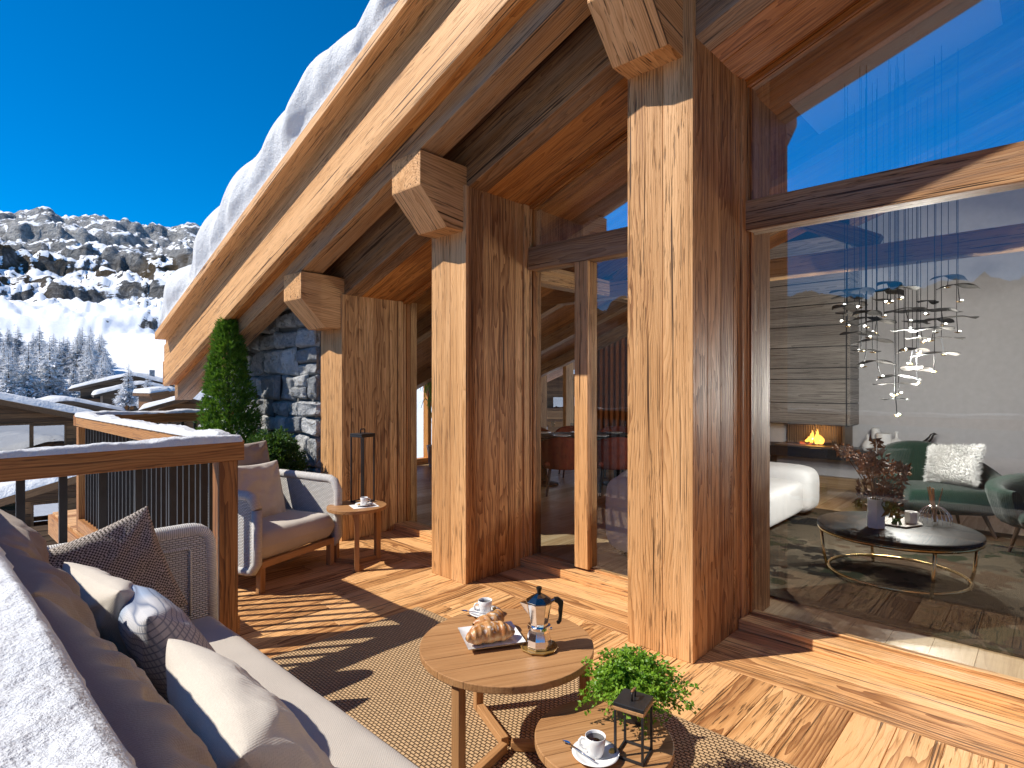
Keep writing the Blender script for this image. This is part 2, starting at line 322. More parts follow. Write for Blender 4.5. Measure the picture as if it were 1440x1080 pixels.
# ---------------------------------------------------------------- mesh builder
ORG = {}
def rv(a): return random.uniform(-a, a)
class MB:
    def __init__(s): s.v = []; s.f = []; s.wc = []; s.tn = []
    def add(s, verts, faces, wcs=None, tone=None):
        b = len(s.v); tone = random.random() if tone is None else tone
        s.v += [Vector(p) for p in verts]; s.f += [[b + i for i in q] for q in faces]
        s.wc += [tuple(w) for w in (wcs or verts)]; s.tn += [tone] * len(verts); return b
    def board(s, c, u, v, w, lu, lv, lw, tone=None, pith=None, taper=None):
        """oriented box: centre c, unit axes u (along the grain), v, w and full lengths"""
        c = Vector(c); u = Vector(u); v = Vector(v); w = Vector(w); o = (random.uniform(0, 60), rv(0.12), random.choice((-1, 1)) * random.uniform(0.04, 0.22)) if pith is None else pith
        P = []; Q = []
        for i in (-1, 1):
            for j in (-1, 1):
                for k in (-1, 1):
                    a, b, d = i * lu / 2, j * lv / 2, k * lw / 2
                    P.append(c + u * a + v * b + w * d); Q.append((a + o[0], b + o[1], d + o[2]))
        F = [(0, 1, 3, 2), (4, 6, 7, 5), (0, 4, 5, 1), (2, 3, 7, 6), (0, 2, 6, 4), (1, 5, 7, 3)]
        if u.cross(v).dot(w) < 0: F = [q[::-1] for q in F]
        s.add(P, F, Q, tone)
    def box(s, x0, x1, y0, y1, z0, z1, g='x', tone=None):
        c = ((x0 + x1) / 2, (y0 + y1) / 2, (z0 + z1) / 2); d = dict(x=x1 - x0, y=y1 - y0, z=z1 - z0); A = dict(x=(1, 0, 0), y=(0, 1, 0), z=(0, 0, 1))
        o = dict(x='xyz', y='yxz', z='zxy')[g]
        s.board(c, A[o[0]], A[o[1]], A[o[2]], d[o[0]], d[o[1]], d[o[2]], tone)
    def bar(s, p, q, lv, lw, up=(0, 0, 1), tone=None):
        p = Vector(p); q = Vector(q); u = (q - p).normalized(); up = Vector(up)
        if abs(u.dot(up)) > 0.98: up = Vector((0, 1, 0))
        v = up.cross(u).normalized(); w = u.cross(v)
        s.board((p + q) / 2, u, v, w, (q - p).length, lv, lw, tone)
    def prism(s, poly, d, g=None, tone=None):
        """planar polygon (3D points) extruded by vector d; g = grain direction"""
        poly = [Vector(p) for p in poly]; d = Vector(d); n = len(poly)
        g = Vector(g) if g else d.normalized(); a = d.normalized() if abs(d.normalized().dot(g)) < 0.9 else (poly[1] - poly[0]).normalized()
        b = g.cross(a); o = (random.uniform(0, 60), rv(0.1), random.choice((-1, 1)) * random.uniform(0.05, 0.2)); c0 = sum(poly, Vector()) / n
        P = poly + [p + d for p in poly]; Q = [((p - c0).dot(g) + o[0], (p - c0).dot(a) + o[1], (p - c0).dot(b) + o[2]) for p in P]
        nrm = (poly[1] - poly[0]).cross(poly[2] - poly[1])
        F = [list(range(n))[::-1], [n + i for i in range(n)]] + [[i, (i + 1) % n, n + (i + 1) % n, n + i] for i in range(n)]
        if nrm.dot(d) < 0: F = [q[::-1] for q in F]
        s.add(P, F, Q, tone)
    def cyl(s, p, q, r0, r1=None, n=12, caps=True, tone=None):
        p = Vector(p); q = Vector(q); r1 = r0 if r1 is None else r1; u = (q - p).normalized()
        v = u.orthogonal().normalized(); w = u.cross(v); P = []; Q = []; L = (q - p).length; o = random.uniform(0, 30)
        for i, (c, r) in enumerate(((p, r0), (q, r1))):
            for k in range(n):
                a = 2 * math.pi * k / n; P.append(c + (v * math.cos(a) + w * math.sin(a)) * r); Q.append((i * L + o, r * math.cos(a), r * math.sin(a)))
        F = [(k, (k + 1) % n, n + (k + 1) % n, n + k) for k in range(n)]
        if caps: F += [tuple(range(n))[::-1], tuple(n + k for k in range(n))]
        s.add(P, F, Q, tone)
    def lathe(s, prof, c=(0, 0, 0), n=28, sx=1.0, sy=1.0, grain=False, rot=0.0, tone=None):
        c = Vector(c); P = []; Q = []; F = []; o = rv(10) if grain else 0
        for r, z in prof:
            for k in range(n):
                a = 2 * math.pi * k / n + rot; p = Vector((r * math.cos(a) * sx, r * math.sin(a) * sy, z)); P.append(p + c); Q.append((p.x + o, p.y, z))
        m = len(prof)
        for i in range(m - 1):
            for k in range(n): F.append((i * n + k, i * n + (k + 1) % n, (i + 1) * n + (k + 1) % n, (i + 1) * n + k))
        if prof[0][0] > 1e-4: F.append(tuple(range(n))[::-1])
        if prof[-1][0] > 1e-4: F.append(tuple((m - 1) * n + k for k in range(n)))
        s.add(P, F, Q, tone)
    def tube(s, pts, r, n=8, tone=None):
        pts = [Vector(p) for p in pts]; P = []; Q = []; F = []; m = len(pts); L = 0
        rs = r if isinstance(r, (list, tuple)) else [r] * m; prev = None
        for i, p in enumerate(pts):
            u = (pts[min(i + 1, m - 1)] - pts[max(i - 1, 0)]).normalized()
            v = (prev - u * prev.dot(u)).normalized() if prev is not None else u.orthogonal().normalized(); prev = v; w = u.cross(v)
            if i: L += (p - pts[i - 1]).length
            for k in range(n):
                a = 2 * math.pi * k / n; P.append(p + (v * math.cos(a) + w * math.sin(a)) * rs[i]); Q.append((L, rs[i] * a, 0))
        for i in range(m - 1):
            for k in range(n): F.append((i * n + k, i * n + (k + 1) % n, (i + 1) * n + (k + 1) % n, (i + 1) * n + k))
        F += [tuple(range(n))[::-1], tuple((m - 1) * n + k for k in range(n))]
        s.add(P, F, Q, tone)
    def grid(s, fn, nu, nv, wcfn=None, close_u=False, tone=None, flip=False):
        P = []; Q = []; F = []
        for i in range(nu):
            for j in range(nv):
                p = fn(i / (nu - (0 if close_u else 1)), j / (nv - 1)); P.append(p); Q.append(wcfn(i / (nu - 1), j / (nv - 1), p) if wcfn else p)
        for i in range(nu if close_u else nu - 1):
            for j in range(nv - 1):
                a = i * nv + j; b = ((i + 1) % nu) * nv + j; F.append((a, a + 1, b + 1, b) if flip else (a, b, b + 1, a + 1))
        s.add(P, F, Q, tone)
    def leaf(s, p, d, side, L, Wd, tone=None, bend=0.0):
        p = Vector(p); d = Vector(d); side = Vector(side); n = d.cross(side)
        s.add([p, p + d * L * 0.45 + side * Wd / 2 + n * bend * L * .5, p + d * L + n * bend * L * -.3, p + d * L * 0.45 - side * Wd / 2 + n * bend * L * .5], [(0, 1, 2, 3)], None, tone)
    def build(s, name, mat, parent=None, smooth=False, bevel=0.0, world=False, segs=2, angle=None):
        me = bpy.data.meshes.new(name); org = ORG.get(parent.name, Vector()) if (world and parent) else Vector()
        me.from_pydata([tuple(p - org) for p in s.v], [], s.f)
        a = me.attributes.new('wc', 'FLOAT_VECTOR', 'POINT'); a.data.foreach_set('vector', [c for w in s.wc for c in w])
        a = me.attributes.new('tone', 'FLOAT', 'POINT'); a.data.foreach_set('value', s.tn)
        me.materials.append(M[mat] if isinstance(mat, str) else mat)
        if smooth:
            me.polygons.foreach_set('use_smooth', [True] * len(me.polygons))
            if angle: me.set_sharp_from_angle(angle=R(angle))
        o = bpy.data.objects.new(name, me); COL.objects.link(o)
        if parent: o.parent = parent; ORG[o.name] = org
        if bevel:
            b = o.modifiers.new('bevel', 'BEVEL'); b.width = bevel; b.segments = segs; b.limit_method = 'ANGLE'; b.angle_limit = R(40)
        me.update(); return o

def tag(o, label=None, cat=None, group=None, kind=None):
    if label: o['label'] = label
    if cat: o['category'] = cat
    if group: o['group'] = group
    if kind: o['kind'] = kind
    return o
def thing(name, label, cat, loc=(0, 0, 0), rz=0.0, group=None):
    o = bpy.data.objects.new(name, None); COL.objects.link(o); o.location = loc; o.rotation_euler = (0, 0, rz); o.empty_display_size = 0.1
    ORG[o.name] = Vector(loc); return tag(o, label, cat, group)
def copy_tree(o, parent=None):
    c = o.copy(); COL.objects.link(c)
    if parent: c.parent = parent
    for ch in o.children: copy_tree(ch, c)
    return c
def noi(p, s=1.0): return noise.noise(Vector(p) * s)
def fbm(p, s=1.0, o=4): return noise.fractal(Vector(p) * s, 1.0, 2.0, o)
# ================================================================ LARGE STRUCTURE
K = 0.357
GR = Vector((0, -1, K)).normalized(); GN = Vector((0, K, 1)).normalized()
def zE(y): return 3.165 - K * (y - 3.26)
def zD(y): return zE(y) + 0.30
def zF(y): return 2.98 - K * (y - 3.25)
def zS1(y): return 3.38 - K * (y - 1.404)
def zC(y): return 1.48 + K * (8.44 - y)
def zA(y): return 3.87 - K * (y - 3.27)
YR = -3.4           # ridge of the roof
def slope_beam(mb, x0, x1, y0, y1, zf, h0, h1, tone=None):
    """sloping timber between y0 and y1 (plumb ends), from zf+h0 to zf+h1"""
    mb.prism([(x0, y0, zf(y0) + h0), (x0, y1, zf(y1) + h0), (x0, y1, zf(y1) + h1), (x0, y0, zf(y0) + h1)], (x1 - x0, 0, 0), GR, tone)

# ---- ground: valley and mountains, one sheet
def terrain_h(x, y):
    r = math.hypot(x, y); az = math.degrees(math.atan2(x, y))
    s = noise.noise(Vector((az * 0.055, 3.1, 0.7))); s2 = noise.noise(Vector((az * 0.23, 8.2, 0.2))); s3 = noise.noise(Vector((az * 0.7, 1.2, 5.0)))
    top = 148 + s * 9 + s2 * 6 + s3 * 4
    if az < -24: top *= 1 - 0.5 * min(1, (-24 - az) / 16)
    if r < 40: b = -7.5
    elif r < 130: b = -7.5 + 6.5 * ((r - 40) / 90) ** 1.3
    elif r < 330: b = -1 + 42 * ((r - 130) / 200) ** 1.15
    elif r < 640:
        q = (r - 330) / 310; b = 41 + (top - 41) * q
    else: b = top - (r - 640) * 0.8
    p = Vector((x, y, 0)); big = min(1, max(0, (r - 90) / 320)); w = Vector((noise.noise(p * 0.012), noise.noise(p * 0.012 + Vector((7, 3, 1))), 0)) * 22
    rd = noise.ridged_multi_fractal((p + w) * 0.0085, 0.95, 2.1, 5, 1.0, 2.0) - 1.1
    b += big * (rd * 12 * (1 if r < 520 else max(.35, 1 - (r - 520) / 160)) + noise.fractal(p * 0.02, 0.9, 2.2, 4) * 6)
    if r > 200:
        k = min(1, (r - 200) / 140); per = 27.0; q = b / per - az * 0.035 + 0.75 * noise.noise((p + w) * 0.0065 + Vector((3, 9, 2))) + 0.25 * noise.noise(p * 0.022); fl = math.floor(q); fr = q - fl; sm = min(1, max(0, (fr - 0.34) / 0.32)); sm = sm * sm * (3 - 2 * sm)
        b += k * 0.30 * per * (fl + sm - q); b += k * (abs(noise.fractal(p * 0.055, 0.9, 2.2, 5)) * 6.5 - 1.6); b += k * 7.0 * (abs(noise.noise(Vector((az * 0.55 + 0.02 * r, r * 0.006, 4.0)))) + 0.5 * abs(noise.noise(Vector((az * 1.4 - 0.03 * r, r * 0.015, 9.0)))) - 0.3)
    if 20 < r < 140: b += noise.fractal(p * 0.06, 1, 2, 3) * 0.5
    return b
def build_terrain():
    azs = []; a = -128.0
    while a < 72:
        azs.append(a); a += 0.16 if -14 < a < 24 else (0.45 if a < 60 else 0.6)
    rs = [0.0, 12, 24, 36, 48, 60, 75, 90, 105, 120]; r = 132.0
    while r < 720: rs.append(r); r += 4.5 if r < 330 else 3.4
    rs += [800, 950]
    mb = MB(); P = []; F = []; n = len(rs)
    # azimuth is measured from +Y towards +X; the photograph looks at about -13..+12 degrees on its left edge
    for a in azs:
        ca, sa = math.sin(R(a)), math.cos(R(a))
        for r in rs: P.append((r * ca, r * sa, terrain_h(r * ca, r * sa)))
    for i in range(len(azs) - 1):
        for j in range(n - 1): F.append((i * n + j, i * n + j + 1, (i + 1) * n + j + 1, (i + 1) * n + j))
    mb.add(P, F); o = mb.build('hills', 'mountain', smooth=True); tag(o, kind='structure')
    mb = MB(); mb.add([(-60, -60, -7.7), (60, -60, -7.7), (60, 60, -7.7), (-60, 60, -7.7)], [(0, 1, 2, 3)])
    mb.add([(-900, -900, -9), (900, -900, -9), (900, 900, -9), (-900, 900, -9)], [(0, 1, 2, 3)])
    tag(mb.build('ground', 'snow_far'), kind='structure')
build_terrain()

# ---- terrace deck
mb = MB()
def deck_strip(x0, x1, y0, y1, w0=0.13, w1=0.19):
    y = y0
    while y < y1 - 0.02:
        w = min(random.uniform(w0, w1), y1 - y); x = x0 - 0.0
        cut = x0 + random.uniform(0.5, x1 - x0 - 0.4) if random.random() < 0.65 else None
        for a, b in ([(x0, cut), (cut, x1)] if cut else [(x0, x1)]): mb.box(a + 0.0012, b - 0.0012, y + 0.0012, y + w - 0.0012, -0.03, 0, 'x')
        y += w
deck_strip(0.0, 2.998, -2.6, 3.54); deck_strip(1.26, 2.998, 3.542, 8.6)
x = 3.002
for w in (0.14, 0.15, 0.12, 0.13): mb.box(x, x + w - 0.002, -2.6, 8.6, -0.03, 0.0, 'y'); x += w
tag(mb.build('terrace', 'deck', bevel=0.002, segs=1), kind='structure')
mb = MB(); mb.box(-0.12, 3.54, -2.6, 3.56, -0.26, -0.034, 'x'); mb.box(1.23, 3.54, 3.561, 8.66, -0.262, -0.034, 'y')
tag(mb.build('terrace_base', 'rail'), kind='structure')
# ---- inside floor
mb = MB(); y = -3.9
while y < 8.6:
    x = 3.62 - random.random() * 1.2
    while x < 10.4:
        L = random.uniform(1.4, 2.4); a, b = max(3.62, x), min(10.4, x + L)
        if b > a + 0.02: mb.box(a + 0.001, b - 0.001, y + 0.001, y + 0.199, -0.03, 0.012, 'x')
        x += L
    y += 0.2
tag(mb.build('floor', 'oak'), kind='structure')
mb = MB(); mb.box(3.55, 10.6, -4, 8.7, -0.3, -0.032); tag(mb.build('floor_base', 'mortar'), kind='structure')

# ================================================================ THE CHALET
CH = thing('wooden_chalet', 'large timber chalet with heavy larch columns and sloping snow covered roof', 'chalet', (3.2, 2.5, -0.3))
def column(y0, y1, top_z, corbel, rev=3.8):
    mb = MB()
    # front face of two or three wide boards, returns of narrower ones, all round a hidden core
    w = y1 - y0; c1 = y0 + w * 0.44
    mb.box(2.925, 3.46, y0 + 0.028, y1 - 0.028, -0.02, top_z - 0.004, 'z')
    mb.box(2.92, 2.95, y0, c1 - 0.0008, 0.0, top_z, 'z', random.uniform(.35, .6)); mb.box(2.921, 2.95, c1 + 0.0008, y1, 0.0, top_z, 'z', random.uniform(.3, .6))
    for yy, sg in ((y0, 1), (y1, -1)):
        x = 2.951
        for q in (0.15, 0.18, 0.183):
            a, b = sorted((yy, yy + sg * 0.03)); mb.box(x, x + q - 0.0016, a + (0.0015 if sg > 0 else 0), b - (0.0015 if sg < 0 else 0), 0.0, top_z, 'z', random.uniform(.6, .95)); x += q  # side boards toned darker, painting in the shade on these faces
        # stepped jamb strips towards the glass
        for xa, xb, ins in ((3.466, 3.56, 0.012), (3.562, 3.63, 0.026), (3.632, 3.655, 0.034)):
            a, b = sorted((yy + sg * 0.12, yy + sg * 0.0 - sg * ins + sg * 0.012)); mb.box(xa, xb, a, b, 0.0, top_z, 'z', 0.55)
        a, b = sorted((yy + sg * 0.14, yy - sg * 0.02)); mb.box(3.72, rev if sg > 0 else 3.8, a, b, 0.0, top_z, 'z', 0.95)
    o = mb.build('column', 'wood', CH, world=True, bevel=0.004)
    if corbel:
        a, b, zt = corbel
        cb = MB(); y0c, y1c = a, b
        pl = [(2.515, zt), (2.515, zt - 0.24), (2.765, zt - 0.495), (2.918, zt - 0.495), (3.1, zt - 0.495), (3.1, zt)]
        cb.prism([(x, y0c, z) for x, z in pl], (0, y1c - y0c, 0), (-0.62, 0, 0.06), 0.5)
        ch_ = Vector((0.25, 0, -0.255)).normalized(); nn_ = Vector((-0.255, 0, -0.25)).normalized(); mid = Vector((2.64, (y0c + y1c) / 2, zt - 0.3675))
        cb.board(mid + nn_ * 0.0005, ch_, (0, 1, 0), nn_, 0.352, y1c - y0c + 0.001, 0.006, 0.4)
        cb.build('corbel', 'wood', o, world=True, bevel=0.006)
    return o
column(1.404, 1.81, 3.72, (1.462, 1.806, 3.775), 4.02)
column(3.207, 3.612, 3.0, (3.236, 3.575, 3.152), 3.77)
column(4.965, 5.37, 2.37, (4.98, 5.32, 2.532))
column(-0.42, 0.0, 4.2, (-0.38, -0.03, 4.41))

def roof_part(name, mat, fn, bevel=0.004):
    m_ = MB(); fn(m_); return m_.build(name, mat, RF if name != 'roof' else CH, world=True, bevel=bevel)
def f_roof(m_):
    slope_beam(m_, 2.46, 10.4, YR, 8.75, zD, 0.0, 0.30)
    m_.prism([(2.46, YR, zD(YR)), (2.46, YR - 4, zD(YR) - 4 * K), (2.46, YR - 4, zD(YR) - 4 * K + .3), (2.46, YR, zD(YR) + .3)], (7.94, 0, 0), (0, 1, K))
RF = None
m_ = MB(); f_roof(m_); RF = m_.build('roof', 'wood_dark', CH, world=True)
def f_c(m_):
    slope_beam(m_, 2.38, 2.445, YR, 8.44, zC, 0.0, 0.325, 0.35); slope_beam(m_, 2.386, 2.445, YR, 8.44, zC, 0.327, 0.53, 0.55)
roof_part('bargeboard', 'wood', f_c)
roof_part('upper_fascia', 'wood_old', lambda m_: slope_beam(m_, 2.40, 2.45, YR, 8.42, zC, 0.532, 0.70, 0.75))
roof_part('verge_board', 'wood', lambda m_: slope_beam(m_, 2.24, 2.46, YR, 8.30, zA, 0.0, 0.085, 0.3))
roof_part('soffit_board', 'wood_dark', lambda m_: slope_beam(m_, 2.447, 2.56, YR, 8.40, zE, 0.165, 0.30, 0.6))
roof_part('rafter', 'wood_old', lambda m_: slope_beam(m_, 2.53, 2.74, YR, 8.5, zE, 0.0, 0.298, 0.4), 0.006)
def f_wp(m_):
    slope_beam(m_, 2.955, 3.14, 1.5, 5.6, zF, 0.0, 0.47, 0.7); slope_beam(m_, 2.955, 3.14, YR, 1.498, zS1, 0.0, 0.74, 0.7)
roof_part('wall_plate', 'wood_old', f_wp, 0.006)
# soffits over the window bays, boards running with the slope
BAYS = [(0.0, 1.404, zS1), (1.81, 3.207, zF), (3.612, 4.965, zF)]
sm_ = MB()
for y0, y1, zf in BAYS:
    x = 3.142
    for q in (0.16, 0.16, 0.165):
        slope_beam(sm_, x, x + q - 0.002, y0 - 0.02, y1 + 0.02, zf, random.uniform(0, 0.003), 0.04, random.uniform(.5, .8)); x += q
    slope_beam(sm_, 3.628, 3.655, y0 - 0.02, y1 + 0.02, zf, -0.03, 0.04, 0.5)
    slope_beam(sm_, 3.655, 3.73, y0 - 0.02, y1 + 0.02, zf, 0.02, 1.0, 0.5)
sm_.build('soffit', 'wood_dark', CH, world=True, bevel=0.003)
# windows, one per bay
def window(y0, y1, zf, mull):
    fr = MB()
    for yy, sg in ((y0, 1), (y1, -1)):
        a, b = sorted((yy - sg * 0.0, yy + sg * 0.032)); fr.box(3.657, 3.705, a, b, 0.07, zf(yy) + 0.02, 'z', 0.8)
    slope_beam(fr, 3.657, 3.705, y0 + 0.033, y1 - 0.033, zf, -0.035, 0.01, 0.8)
    w = fr.build('window', 'wood_dark', CH, world=True)
    sl = MB(); sl.box(3.522, 3.72, y0 + 0.004, y1 - 0.004, 0.001, 0.066, 'y', 0.35); sl.box(3.66, 3.71, y0 + 0.033, y1 - 0.033, 0.067, 0.082, 'y', 0.6)
    sl.build('sill', 'deck', w, world=True, bevel=0.003)
    tr = MB(); tr.box(3.612, 3.752, y0 - 0.0, y1 + 0.0, 2.455, 2.645, 'y', 0.45); tr.build('transom', 'wood_old', w, world=True, bevel=0.006)
    ps = [y0 + 0.016]
    if mull:
        mm = MB(); mm.box(3.612, 3.648, mull, mull + 0.125, 0.084, 2.453, 'z', 0.4); mm.box(3.649, 3.75, mull + 0.008, mull + 0.117, 0.084, 2.453, 'z', 0.7); mm.build('mullion', 'wood', w, world=True, bevel=0.004)
        ps += [mull + 0.03, mull + 0.095]
    ps.append(y1 - 0.016)
    for i in range(0, len(ps), 2):
        g = MB(); g.box(3.676, 3.684, ps[i], ps[i + 1], 0.082, 2.456, 'z'); g.build('pane', 'glass', w, world=True)
    g = MB(); a, b = y0 + 0.016, y1 - 0.016
    g.prism([(3.676, a, 2.646), (3.676, b, 2.646), (3.676, b, max(2.65, zf(b) - 0.03)), (3.676, a, zf(a) - 0.03)], (0.008, 0, 0)); g.build('pane', 'glass_upper', w, world=True)
    return w
window(0.0, 1.404, zS1, None); window(1.81, 3.207, zF, 2.59)
def window3(y0, y1, zf):
    fr = MB()
    for yy, sg in ((y0, 1), (y1, -1)):
        a, b = sorted((yy, yy + sg * 0.032)); fr.box(3.657, 3.705, a, b, 0.07, zf(yy) + 0.02, 'z', 0.8)
    slope_beam(fr, 3.657, 3.705, y0 + 0.033, y1 - 0.033, zf, -0.035, 0.01, 0.8)
    w = fr.build('window', 'wood_dark', CH, world=True)
    sl = MB(); sl.box(3.522, 3.72, y0 + 0.004, y1 - 0.004, 0.001, 0.066, 'y', 0.35); sl.build('sill', 'deck', w, world=True, bevel=0.003)
    g = MB(); a, b = y0 + 0.016, y1 - 0.016
    g.prism([(3.676, a, 0.067), (3.676, b, 0.067), (3.676, b, zf(b) - 0.03), (3.676, a, zf(a) - 0.03)], (0.008, 0, 0)); g.build('pane', 'glass', w, world=True)
window3(3.612, 4.965, zF)
# stone wall at the far end of the facade: real blocks over a mortar bed
def stone_wall():
    x0, y0, y1 = 2.90, 5.395, 8.35
    mt = MB(); mt.prism([(x0 + 0.05, y0 + 0.03, -0.25), (x0 + 0.05, y1, -0.25), (x0 + 0.05, y1, zD(y1)), (x0 + 0.05, y0 + 0.03, zD(y0))], (0.7, 0, 0))
    w = mt.build('stone_wall', 'mortar', CH, world=True)
    rnd = random.Random(5); z = -0.2; st = MB()
    def block(ya, yb, za, zb):
        n = 7; cx = [rnd.uniform(-.055, .055) for _ in range(8)]; prot = rnd.uniform(-0.01, 0.035); tone = rnd.random(); o = rnd.uniform(0, 40)
        def fn(u, v):
            eu = min(u, 1 - u); ev = min(v, 1 - v); e = min(1, min(eu * (yb - ya), ev * (zb - za)) / 0.022)
            yy = ya + u * (yb - ya); zz = za + v * (zb - za)
            skew = (cx[0] * (1 - u) * (1 - v) + cx[1] * u * (1 - v) + cx[2] * (1 - u) * v + cx[3] * u * v)
            sk2 = (cx[4] * (1 - u) * (1 - v) + cx[5] * u * (1 - v) + cx[6] * (1 - u) * v + cx[7] * u * v)
            d = prot + 0.045 * (e ** 0.5) + fbm((yy + o, zz, 3), 7, 5) * 0.034 * e + noi((yy + o, zz, 1), 2.2) * 0.012
            return Vector((x0 + 0.045 - d, yy + skew * 0.5, zz + sk2 * 0.5))
        st.grid(fn, 20, 16, lambda u, v, p: (p.y + o, p.z, p.x), tone=tone)
    while z < 3.0:
        h = rnd.uniform(0.17, 0.34); y = y0 - rnd.uniform(0.0, 0.02)
        while y < y1:
            L = rnd.uniform(0.2, 0.5)
            if zD(y) > z - 0.1:
                if rnd.random() < 0.22 and h > 0.22: k = rnd.uniform(.4, .6); block(y + .008, y + L - .008, z + .008, z + h * k - .006); block(y + .008, y + L - .008, z + h * k + .006, z + h - .008)
                else: block(y + .008, y + L - .008, z + .008, z + h - .008)
            y += L
        # the return at the column
        tone = rnd.random()
        st.grid(lambda u, v: Vector((x0 - 0.012 + u * 0.35, y0 + 0.03 - 0.03 * min(1, min(v, 1 - v) * 6) + noi((u * 3, v * h + z, 2), 4) * 0.01, z + 0.01 + v * (h - 0.02))), 6, 6, lambda u, v, p: (p.x + z, p.z, 0), tone=tone)
        z += h
    st.build('stone', 'stone', w, world=True, smooth=True, angle=60)
stone_wall()
# inside walls, ceiling beams
iw = MB()
iw.box(9.45, 9.65, -4.0, 6.5, -0.02, 6.2); iw.box(9.451, 9.65, 6.501, 8.7, 2.95, 5.2); iw.build('inner_wall', 'plaster', CH, world=True)
iw = MB(); iw.box(9.40, 9.66, 6.502, 6.6, 0, 2.948, 'z'); iw.box(9.40, 9.66, 7.28, 7.36, 0, 2.948, 'z'); iw.box(9.40, 9.66, 8.0, 8.7, 0, 2.948, 'z'); iw.box(9.41, 9.64, 6.602, 7.998, 2.84, 2.946, 'y')
iw.box(9.42, 9.62, 6.602, 7.278, 2.0, 2.12, 'y'); iw.box(9.42, 9.62, 7.362, 7.998, 2.0, 2.12, 'y'); iw.box(9.42, 9.62, 6.602, 7.278, .0, .12, 'y'); iw.box(9.42, 9.62, 7.362, 7.998, .0, .12, 'y')
iw.build('inner_window', 'wood', CH, world=True, bevel=0.004)
# gable wall at the far end, with a window opening
gw = MB(); gw.box(3.5, 6.2, 8.6, 8.72, -0.02, 2.2, 'x'); gw.box(7.5, 9.7, 8.601, 8.72, -0.02, 2.2, 'x'); gw.box(6.201, 7.499, 8.6, 8.72, 2.0, 2.2, 'x')
gw.box(6.201, 6.28, 8.59, 8.73, 0, 1.999, 'z'); gw.box(6.86, 6.94, 8.59, 8.73, 0, 1.999, 'z'); gw.box(6.281, 7.499, 8.59, 8.73, 0.001, 0.12, 'x')
gw.build('gable_wall', 'wood_dark', CH, world=True)
gw = MB(); gw.box(3.7, 9.7, -4.12, -4.0, -0.02, 0.8); gw.box(3.7, 9.7, -4.12, -4.0, 3.4, 6.2); gw.box(3.7, 4.3, -4.12, -4.0, 0.8, 3.4); gw.box(8.9, 9.7, -4.12, -4.0, 0.8, 3.4); gw.box(6.4, 6.6, -4.12, -4.0, .8, 3.4)
gw.build('side_wall', 'plaster', CH, world=True)
gw = MB(); gw.box(3.0, 3.75, -4.1, -0.44, -0.02, 0.3, 'y'); gw.prism([(3.2, -4.1, 2.6), (3.2, -.44, 2.6), (3.2, -.44, zD(-.44)), (3.2, YR, zD(YR)), (3.2, -4.1, zD(YR) - .3)], (.5, 0, 0)); gw.box(3.2, 3.7, -4.1, -2.2, .3, 2.6, 'y')
gw.build('outer_wall', 'wood', CH, world=True)
gw = MB(); z = 0.0  # unseen boarded screen, added behind the camera to block blue sky fill
while z < 3.4: gw.box(-0.1, 2.99, -2.74, -2.66 + rv(.004), z, z + .198, 'x'); z += .2
gw.build('sky_blocker', 'village_wood', CH, world=True, bevel=0.004)
# roof structure inside: ceiling rafters and the truss with its braces
def tb(name, pts, w, h, mat='wood_old'):
    q = MB()
    for p, r in pts: q.bar(p, r, w, h)
    q.build(name, mat, CH, world=True, bevel=0.008)
for xx in (4.9, 6.3, 7.7, 9.0):
    q = MB(); slope_beam(q, xx, xx + 0.16, -3.3, 8.5, zD, -0.22, -0.002, 0.5); q.build('ceiling_rafter', 'wood_old', CH, world=True, bevel=0.006)
tb('tie_beam', [((6.38, -3.9, 2.72), (6.38, 5.6, 2.72))], 0.18, 0.2)
tb('brace', [((6.38, 2.65, 3.6), (6.38, 1.2, 2.84))], 0.14, 0.16); tb('brace', [((6.38, 4.1, 2.84), (6.38, 3.0, 3.45))], 0.14, 0.16)
tb('tie_beam', [((4.1, 4.25, 2.74), (9.4, 4.25, 2.74))], 0.18, 0.2); tb('brace', [((4.5, 4.25, 2.0), (3.76, 4.25, 2.55))], 0.12, 0.14)
tb('post', [((8.6, 4.25, 2.85), (8.6, 4.25, 3.2))], 0.14, 0.14)
